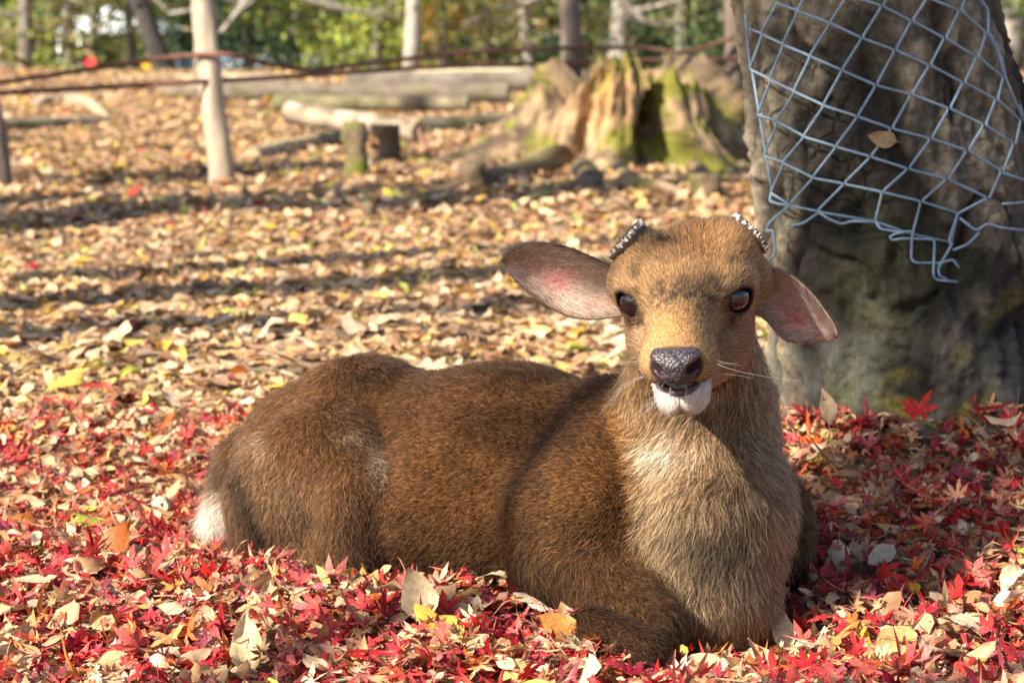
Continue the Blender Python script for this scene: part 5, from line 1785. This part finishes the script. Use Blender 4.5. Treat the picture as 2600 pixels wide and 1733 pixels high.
TR = [  # pixel x, depth, height, radius, palette, label, options
    (60, 31, 4.6, 0.13, OLIVE, 'olive green pine with clumped needles behind the grey haired person', dict(low=0.3, spread=2.0, ntip=130, per=40)),
    (170, 34, 5.5, 0.12, LIME, 'yellow green pine left of the leaning dark trunk', dict(low=0.2, spread=1.9, ntip=120, per=40)),
    (330, 33, 5.0, 0.10, OLIVE, 'thin olive tree over the parked car', dict(low=2.5, spread=1.6, ntip=90)),
    (455, 30, 6.0, 0.16, OLIVE, 'leaning dark trunked tree left of the standing post', dict(mat=M_td, lean=(-0.30, 0.0), low=2.5, spread=1.9, ntip=80)),
    (640, 36, 5.0, 0.10, DEEP, 'deep green evergreen right of the standing post', dict(low=0.3, spread=1.7, ntip=130, per=42)),
    (850, 33, 4.8, 0.11, LIME, 'bright lime green tree behind the fallen logs', dict(low=0.6, spread=1.8, ntip=120, per=42)),
    (960, 29, 4.2, 0.09, LIME, 'lime green tree with low hanging boughs beside the grey forked trunk', dict(low=0.5, spread=1.2, ntip=90, per=40)),
    (1042, 27, 5.5, 0.10, OLIVE, 'grey forked trunk tree with sparse leaves', dict(low=1.1, spread=1.7, ntip=60, mat=M_tw)),
    (1120, 30, 3.8, 0.06, GOLD, 'small golden leaved tree beside the grey forked trunk', dict(low=0.7, spread=0.8, ntip=34, clump=0.16)),
    (1345, 29, 5.2, 0.085, OLIVE, 'tree with a pale sunlit trunk left of the post at the stump', dict(low=0.9, spread=1.8, ntip=80, mat=M_tw, lean=(-0.06, 0))),
    (1250, 35, 5.4, 0.11, OLIVE, 'olive tree between the golden tree and the pale trunk', dict(low=0.4, spread=2.0, ntip=120)),
    (1545, 36, 5.6, 0.12, DEEP, 'deep green evergreen behind the rotten stump', dict(low=0.2, spread=2.0, ntip=150, per=42)),
    (1575, 28, 5.2, 0.11, OLIVE, 'tree with a cream blotched trunk behind the stump', dict(low=1.0, spread=1.5, ntip=60, mat=M_tw)),
    (1720, 34, 5.5, 0.12, GRN, 'mid green tree between the stump and the netted tree', dict(low=0.3, spread=2.0, ntip=140, per=42)),
    (1830, 38, 6.0, 0.14, DEEP, 'tall deep green evergreen left of the netted tree', dict(low=0.2, spread=2.2, ntip=150, per=42)),
    (2560, 24, 5.0, 0.12, GRN, 'green tree seen past the right side of the netted tree', dict(low=0.25, spread=1.9, ntip=130, per=42)),
    (2760, 27, 5.0, 0.12, DEEP, 'deep green tree beyond the green one past the netted tree', dict(low=0.3, spread=2.0, ntip=110, per=40)),
    (760, 41, 6.0, 0.12, DEEP, 'dark evergreen behind the lime green tree', dict(low=0.2, spread=2.3, ntip=150, per=42)),
    (240, 42, 6.0, 0.12, GRN, 'tall green tree behind the yellow green pine', dict(low=2.6, spread=2.3, ntip=130, per=40)),
]
for i, (px, d, h, r, pal, lab, opt) in enumerate(TR):
    tree(at(px, d), h, r, lab, pal, 100 + i, **opt)

# far wood that reads as one mass
rng = np.random.default_rng(8)
n = 26000
ang_x = rng.uniform(-0.55, 0.55, n); dd = rng.uniform(58, 80, n)
cen = np.stack([ang_x * dd, dd, -1.2 + 9.0 * rng.random(n) ** 1.2], 1)
tone = np.clip(1 + 0.6 * fbm(cen * 0.35, 3, 2), 0.3, 1.9)[:, None]
V, Q, C = leaf_faces(cen, 0.55, palette(np.vstack([GRN, DEEP, OLIVE]), n, rng) * tone, rng)
setp(np_mesh('far_wood', V, Q, M_fol, False, C), 'distant green wood closing the view', 'wood', kind='stuff')
# low undergrowth along the drop beyond the rise
n = 30000
x = rng.uniform(-9, 10, n); y = rng.uniform(33, 44, n)
hh = 0.9 + 0.5 * vnoise(np.stack([x * 0.5, y * 0.5, 0 * x], 1), 3)
keep = (x > -4.6) | (y > 43)
x, y, hh = x[keep], y[keep], hh[keep]; n = len(x)
cen = np.stack([x, y, gz(x, y) + hh * rng.random(n)], 1)
tone = np.clip(1 + 0.7 * fbm(cen * 0.9, 3, 6), 0.3, 1.9)[:, None]
V, Q, C = leaf_faces(cen, 0.12, palette(np.vstack([GRN, DEEP, DEEP, OLIVE]), n, rng) * tone, rng)
setp(np_mesh('undergrowth', V, Q, M_fol, False, C), 'low dark green undergrowth beneath the far trees', 'undergrowth', kind='stuff')

# bare pale branches that cross the top of the picture
def bare_branch(pts, r, label):
    mb = MB(); w = smooth_poly([P(*p) for p in pts], 5, 0.4)
    mb.tube(w, np.linspace(r, r * 0.45, len(w)), 8)
    for k in range(2, len(w) - 2, 3):
        rr = np.random.default_rng(k + int(pts[0][0]))
        d = rr.normal(0, 1, 3); d[2] = abs(d[2]); d /= np.linalg.norm(d)
        mb.tube([w[k], w[k] + d * 0.25 + (0, 0, 0.03), w[k] + d * 0.5], [r * 0.4, r * 0.28, r * 0.12], 5)
    return mb


# a leafless tree whose limbs reach into the top of the view
def bare_tree(base, h, r, label, seed, twigs, mat=None):
    base = np.asarray(base, float); base[2] = float(gz(base[0], base[1])) - 0.05
    root = empty('tree', base, label, 'tree', 'bare trees beyond the fence')
    s = np.linspace(0, 1, 10)
    pts = base + np.stack([0.05 * np.sin(3 * s + seed), 0 * s, s * h], 1)
    mb = MB(); mb.tube(pts, r * (1.1 - 0.8 * s), 10); mb.build('trunk', mat or M_tw, root)
    rr = np.random.default_rng(seed)
    for tw in twigs:
        w = smooth_poly([P(*p) for p in tw], 5, 0.4)
        mb = MB(); mb.tube(w, np.linspace(0.05, 0.02, len(w)), 8)
        for k in range(1, len(w)):
            d = rr.normal(0, 1, 3); d[2] = abs(d[2]) * 0.7; d /= np.linalg.norm(d)
            mb.tube([w[k], w[k] + d * 0.22, w[k] + d * 0.5 + (0, 0, 0.05)], [0.012, 0.009, 0.004], 5)
        mb.build('limb', mat or M_tw, root)


bare_tree(at(522, 24), 3.4, 0.09, 'leafless tree with pale limbs right of the standing post', 5, [[(522, -140, 24), (640, -20, 24), (600, 35, 23.8), (560, 82, 23.6)], [(522, -150, 24), (780, 5, 24.3), (900, 30, 24.6), (1010, 45, 24.9)], [(522, -80, 24), (540, -40, 24.5), (520, 20, 25), (430, 35, 25)]])
bare_tree(at(1452, 26), 3.8, 0.08, 'leafless tree with fine twigs behind the post at the stump', 6, [[(1452, -90, 26), (1590, 10, 26), (1640, 60, 26), (1700, 70, 26)], [(1452, -60, 26), (1380, -5, 26.5), (1260, 25, 27), (1180, 60, 27)]], M_tb)

# ------------------------------------------------------------------ things beyond the rise: people, car, tent, board
def person(base, h, yaw, shirt, trousers, hair, label, seed=0):
    root = empty('person', base, label, 'person')
    k = h / 1.7
    def fn(p):
        q = p
        a = np.stack([np.abs(q[:, 0]), q[:, 1], q[:, 2]], 1)
        d = rcone(a, (0.09, 0, 0.05), (0.085, 0.01, 0.48), 0.050, 0.058)
        d = smin(d, rcone(a, (0.085, 0.01, 0.48), (0.08, 0, 0.88), 0.060, 0.082), 0.03)
        d = smin(d, ell(a, (0, 0, 0.95), (0.155, 0.105, 0.13)), 0.04)
        d = smin(d, ell(a, (0, 0, 1.20), (0.165, 0.105, 0.24)), 0.06)
        d = smin(d, ell(a, (0.12, 0, 1.39), (0.09, 0.075, 0.065)), 0.05)
        d = smin(d, rcone(a, (0.19, 0, 1.38), (0.225, 0.02, 1.10), 0.050, 0.042), 0.03)
        d = smin(d, rcone(a, (0.225, 0.02, 1.10), (0.215, 0.09, 0.86), 0.040, 0.030), 0.02)
        d = smin(d, ell(a, (0.213, 0.10, 0.80), (0.022, 0.035, 0.055)), 0.015)
        d = smin(d, rcone(a, (0, 0, 1.42), (0, 0.01, 1.52), 0.052, 0.050), 0.03)
        d = smin(d, ell(a, (0, 0.015, 1.59), (0.074, 0.095, 0.112)), 0.02)
        d = smin(d, ell(a, (0, 0.110, 1.575), (0.013, 0.018, 0.02)), 0.01)
        d = smin(d, ell(a, (0.075, 0.0, 1.585), (0.012, 0.02, 0.03)), 0.008)
        d = smin(d, ell(a, (0.09, 0.05, 0.035), (0.045, 0.12, 0.04)), 0.02)
        return d
    v, q = mesh_sdf(fn, (-0.34, -0.2, -0.04), (0.34, 0.26, 1.76), 0.014)
    c = np.tile(np.array([0.52, 0.31, 0.22]), (len(v), 1))
    z = v[:, 2]; arm = np.abs(v[:, 0]) > 0.17
    c = mixc(c, shirt, sig((1.455 - z) / 0.006) * (sig((z - 0.90) / 0.006) * ~arm + arm * sig((z - 0.88) / 0.006)))
    c = mixc(c, trousers, sig((0.90 - z) / 0.006) * ~arm * sig((z - 0.08) / 0.006))
    c = mixc(c, (0.03, 0.03, 0.03), sig((0.08 - z) / 0.006))
    for sx in (-1, 1):
        c = mixc(c, (0.02, 0.015, 0.012), np.exp(-((v - np.array([sx * 0.03, 0.10, 1.60])) ** 2).sum(1) / 0.010 ** 2))
    c = mixc(c, (0.40, 0.14, 0.12), np.exp(-(((v - np.array([0, 0.105, 1.535])) / np.array([0.025, 0.02, 0.007])) ** 2).sum(1)))
    def hf(p):
        d = ell(p, (0, -0.005, 1.615), (0.086, 0.102, 0.105))
        return smax(d, -ell(p, (0, 0.13, 1.55), (0.075, 0.10, 0.10)), 0.01)
    hv, hq = mesh_sdf(hf, (-0.12, -0.15, 1.45), (0.12, 0.16, 1.76), 0.012)
    R = np.array(Matrix.Rotation(yaw, 3, 'Z'))
    M_p = bpy.data.materials.get('person') or attr_mat('person', rough=0.75, spec=0.2)
    np_mesh('body', (v * k) @ R.T + base, q, M_p, True, c, root)
    np_mesh('hair', (hv * k) @ R.T + base, hq, M_p, True, np.tile(np.array(hair), (len(hv), 1)), root)


def stand(px, d, top_py, h):
    """foot point so that the head top of a person of height h projects to top_py"""
    p = P(px, top_py, d)
    return np.array([p[0], p[1], p[2] - h])


person(stand(228, 34, 112, 1.62), 1.62, 2.3, (0.62, 0.03, 0.04), (0.05, 0.06, 0.1), (0.018, 0.013, 0.014), 'person with black hair and a red scarf beyond the rise')
person(stand(4, 33, 122, 1.60), 1.60, 2.6, (0.04, 0.05, 0.12), (0.05, 0.05, 0.06), (0.33, 0.31, 0.31), 'person with grey hair in a dark navy top beyond the rise')
person(stand(375, 47, 134, 1.15), 1.15, 3.0, (0.75, 0.40, 0.02), (0.75, 0.75, 0.78), (0.35, 0.2, 0.03), 'child in a yellow top and white trousers beside the car')


def car(base, yaw, paint, label, L=4.1, W=1.7, H=1.5):
    root = empty('parked_car', base, label, 'car')
    R = np.array(Matrix.Rotation(yaw, 3, 'Z'))
    prof = [(-2.05, 0.30), (-2.05, 0.72), (-1.95, 0.90), (-1.15, 0.98), (-0.55, 1.44), (0.75, 1.50), (1.55, 1.40), (1.95, 0.98), (2.05, 0.85), (2.05, 0.30)]
    ny = 9
    def w(z): return 0.85 - 0.16 * ss((z - 0.9) / 0.65)
    V = []; m = len(prof)
    for k in range(ny):
        t = -1 + 2 * k / (ny - 1)
        for (x, z) in prof:
            V.append((x * (1 - 0.03 * t ** 4), t * w(z), z - 0.04 * t ** 6 * (z > 1.2)))
    Q = [(k * m + i, k * m + (i + 1) % m, (k + 1) * m + (i + 1) % m, (k + 1) * m + i) for k in range(ny - 1) for i in range(m)]
    V = np.array(V)
    def put(v): return np.asarray(v, float) @ R.T + base
    body = np_mesh('body', put(V), [np.array(Q), np.array([list(range(m))[::-1]]), np.array([[(ny - 1) * m + i for i in range(m)]])], plain_mat('car_paint', paint, 0.25, 0.5, 0.0, 0.6), False, None, root)
    glass = plain_mat('car_glass', (0.10, 0.14, 0.18), 0.08, 0.6)
    for s in (-1, 1):
        for x0, x1, x2, x3 in ((-0.98, -0.50, 0.12, 0.12), (0.20, 0.20, 0.78, 1.55), ):
            v = [(x0, s * (w(1.0) + 0.006), 1.0), (x3, s * (w(1.0) + 0.006), 1.0), (x2, s * (w(1.4) + 0.008), 1.40), (x1, s * (w(1.4) + 0.008), 1.40)]
            np_mesh('window', put(v), np.array([[0, 1, 2, 3]]), glass, False, None, root)
        for x in (-1.3, 1.3):
            mb = MB(); mb.tube(put([(x, s * 0.66, 0.32), (x, s * 0.88, 0.32)]), 0.32, 20)
            wh = mb.build('wheel', plain_mat('tyre', (0.02, 0.02, 0.02), 0.8), root)
            mb = MB(); mb.tube(put([(x, s * 0.86, 0.32), (x, s * 0.895, 0.32)]), 0.19, 16)
            mb.build('rim', plain_mat('rim', (0.5, 0.5, 0.52), 0.35, 0.5, 0.8), wh)
        mb = MB(); mb.box((0, 0, 0), (0.05, 0.3, 0.14))
        for x in (-2.05, 2.05):
            o = np_mesh('lamp', put(np.concatenate(mb.v) + np.array([x, s * 0.6, 0.75])), np.concatenate(mb.q), plain_mat('lamp_lens', (0.75, 0.72, 0.7) if x < 0 else (0.5, 0.03, 0.03), 0.15), False, None, root)
    for pts in ([(-1.12, 1.0), (-0.58, 1.43)], [(1.90, 1.02), (1.57, 1.39)]):
        (xa, za), (xb, zb) = pts
        off = -0.012 if xa < 0 else 0.02
        v = [(xa + off, -w(za) + 0.1, za + 0.012), (xa + off, w(za) - 0.1, za + 0.012), (xb + off, w(zb) - 0.1, zb + 0.012), (xb + off, -w(zb) + 0.1, zb + 0.012)]
        np_mesh('windscreen', put(v), np.array([[0, 1, 2, 3]]), glass, False, None, root)


pc = P(470, 150, 52); car(np.array([pc[0], pc[1], float(gz(pc[0], pc[1]))]), 0.12, (0.42, 0.55, 0.72), 'pale blue parked car beyond the rise left of the standing post')
pc = P(690, 150, 50); car(np.array([pc[0], pc[1], float(gz(pc[0], pc[1]))]), -0.35, (0.62, 0.68, 0.76), 'silver white parked car beyond the rise right of the standing post')


def tent(base, label):
    root = empty('canopy_tent', base, label, 'tent')
    w, d, h1, h2 = 1.3, 1.2, 2.15, 2.75
    v = [(-w, -d, h1), (w, -d, h1), (w, d, h1), (-w, d, h1), (0, 0, h2), (-w, -d, h1 - 0.22), (w, -d, h1 - 0.22), (w, d, h1 - 0.22), (-w, d, h1 - 0.22)]
    M_c = plain_mat('canvas', (0.74, 0.80, 0.86), 0.7)
    np_mesh('canopy', np.array(v) + base, [np.array([(0, 1, 4), (1, 2, 4), (2, 3, 4), (3, 0, 4)]), np.array([(5, 6, 1, 0), (6, 7, 2, 1), (7, 8, 3, 2), (8, 5, 0, 3)])], M_c, False, None, root)
    for sx in (-1, 1):
        for sy in (-1, 1):
            mb = MB(); mb.tube([base + np.array([sx * w * 0.97, sy * d * 0.97, 0]), base + np.array([sx * w * 0.97, sy * d * 0.97, h1])], 0.025, 8)
            mb.build('pole', plain_mat('pole_metal', (0.6, 0.6, 0.62), 0.4, 0.5, 0.7), root)


pc = P(305, 150, 50); tent(np.array([pc[0], pc[1], float(gz(pc[0], pc[1]))]), 'white canopy tent among the trees above the child')

# ------------------------------------------------------------------ trees outside the view whose shade falls into it
def shade_tree(xy, h, r, label, seed, ntip, low, spread, per=30, leaf=0.06, clump=0.22, pal=OLIVE):
    return tree(np.array([xy[0], xy[1], 0.0]), h, r, label, pal, seed, low=low, spread=spread, per=per, leaf=leaf, ntip=ntip, clump=clump, group='trees standing to the sunny side')


sd2 = SUN_AZ
def upsun(x, y, t): return (x + SUN_AZ[0] * t, y + SUN_AZ[1] * t)


shade_tree(upsun(-0.65, 5.05, 5.2), 9, 0.20, 'slim tree on the sunny side casting the middle shadow stripe', 201, 12, 6.5, 1.0)
shade_tree(upsun(-0.75, 4.25, 8.0), 9, 0.15, 'slim tree on the sunny side casting the near shadow stripe', 202, 10, 7.0, 1.0)
shade_tree(upsun(-1.25, 7.0, 6.0), 10, 0.30, 'stout tree on the sunny side casting the broad shadow stripe', 203, 14, 7.0, 1.2)
shade_tree(upsun(-1.25, 7.7, 6.6), 10, 0.26, 'second stout tree on the sunny side beside the first stout one', 206, 14, 7.0, 1.2)
shade_tree(upsun(-0.2, 6.1, 6.5), 10, 0.12, 'thin tree on the sunny side between the slim and stout ones', 207, 10, 7.0, 1.0)
shade_tree(upsun(-2.0, 8.9, 7.0), 9, 0.22, 'slim tree on the sunny side casting the far shadow stripe', 204, 14, 6.5, 1.2)
shade_tree(upsun(-2.2, 12.0, 8.0), 9, 0.12, 'slim tree on the sunny side shading the logs', 205, 14, 6.5, 1.2)


def overhang():
    """low maple bough that shades the netted trunk but not the deer"""
    bx, by = -5.6, -2.6
    base = np.array([bx, by, 0.0]); base[2] = float(gz(bx, by)) - 0.05
    root = empty('tree', base, 'maple on the sunny side whose low bough shades the netted trunk', 'tree', 'trees standing to the sunny side')
    mb = MB()
    mb.tube([base, base + (0.05, 0.03, 2.0), base + (0.12, 0.1, 4.0), base + (0.2, 0.1, 6.2)], [0.12, 0.10, 0.085, 0.04], 10)
    rng = np.random.default_rng(4)
    cen = []
    # patches of leaf: points on the trunk (and on the bank beside it) pushed up the sun's ray
    tgt = []
    for k in range(40):
        th = rng.uniform(math.pi * 0.95, math.pi * 1.75); zz = rng.uniform(0.15, 1.25)
        tgt.append(trunk_surf(np.array(th), np.array(zz)))
    for k in range(20):
        x = rng.uniform(0.40, 0.78); y = rng.uniform(2.40, 2.85)
        tgt.append(np.array([x, y, 0.10]))
    for p in tgt:
        t = rng.uniform(6.2, 7.2)
        cen.append(p + SUN_DIR * t)
    cen = np.array(cen)
    mid = cen.mean(0)
    mb.tube([base + (0.12, 0.1, 3.6), base * 0.5 + mid * 0.5 + (0, 0, 1.2), mid], [0.06, 0.045, 0.02], 8)
    for p in cen[::3]: mb.tube([mid, mid * 0.5 + p * 0.5 + (0, 0, 0.06), p], [0.012, 0.008, 0.004], 5)
    mb.build('trunk', M_tb, root)
    crown(root, cen, 40, 0.065, 0.030, RED, 44)


overhang()
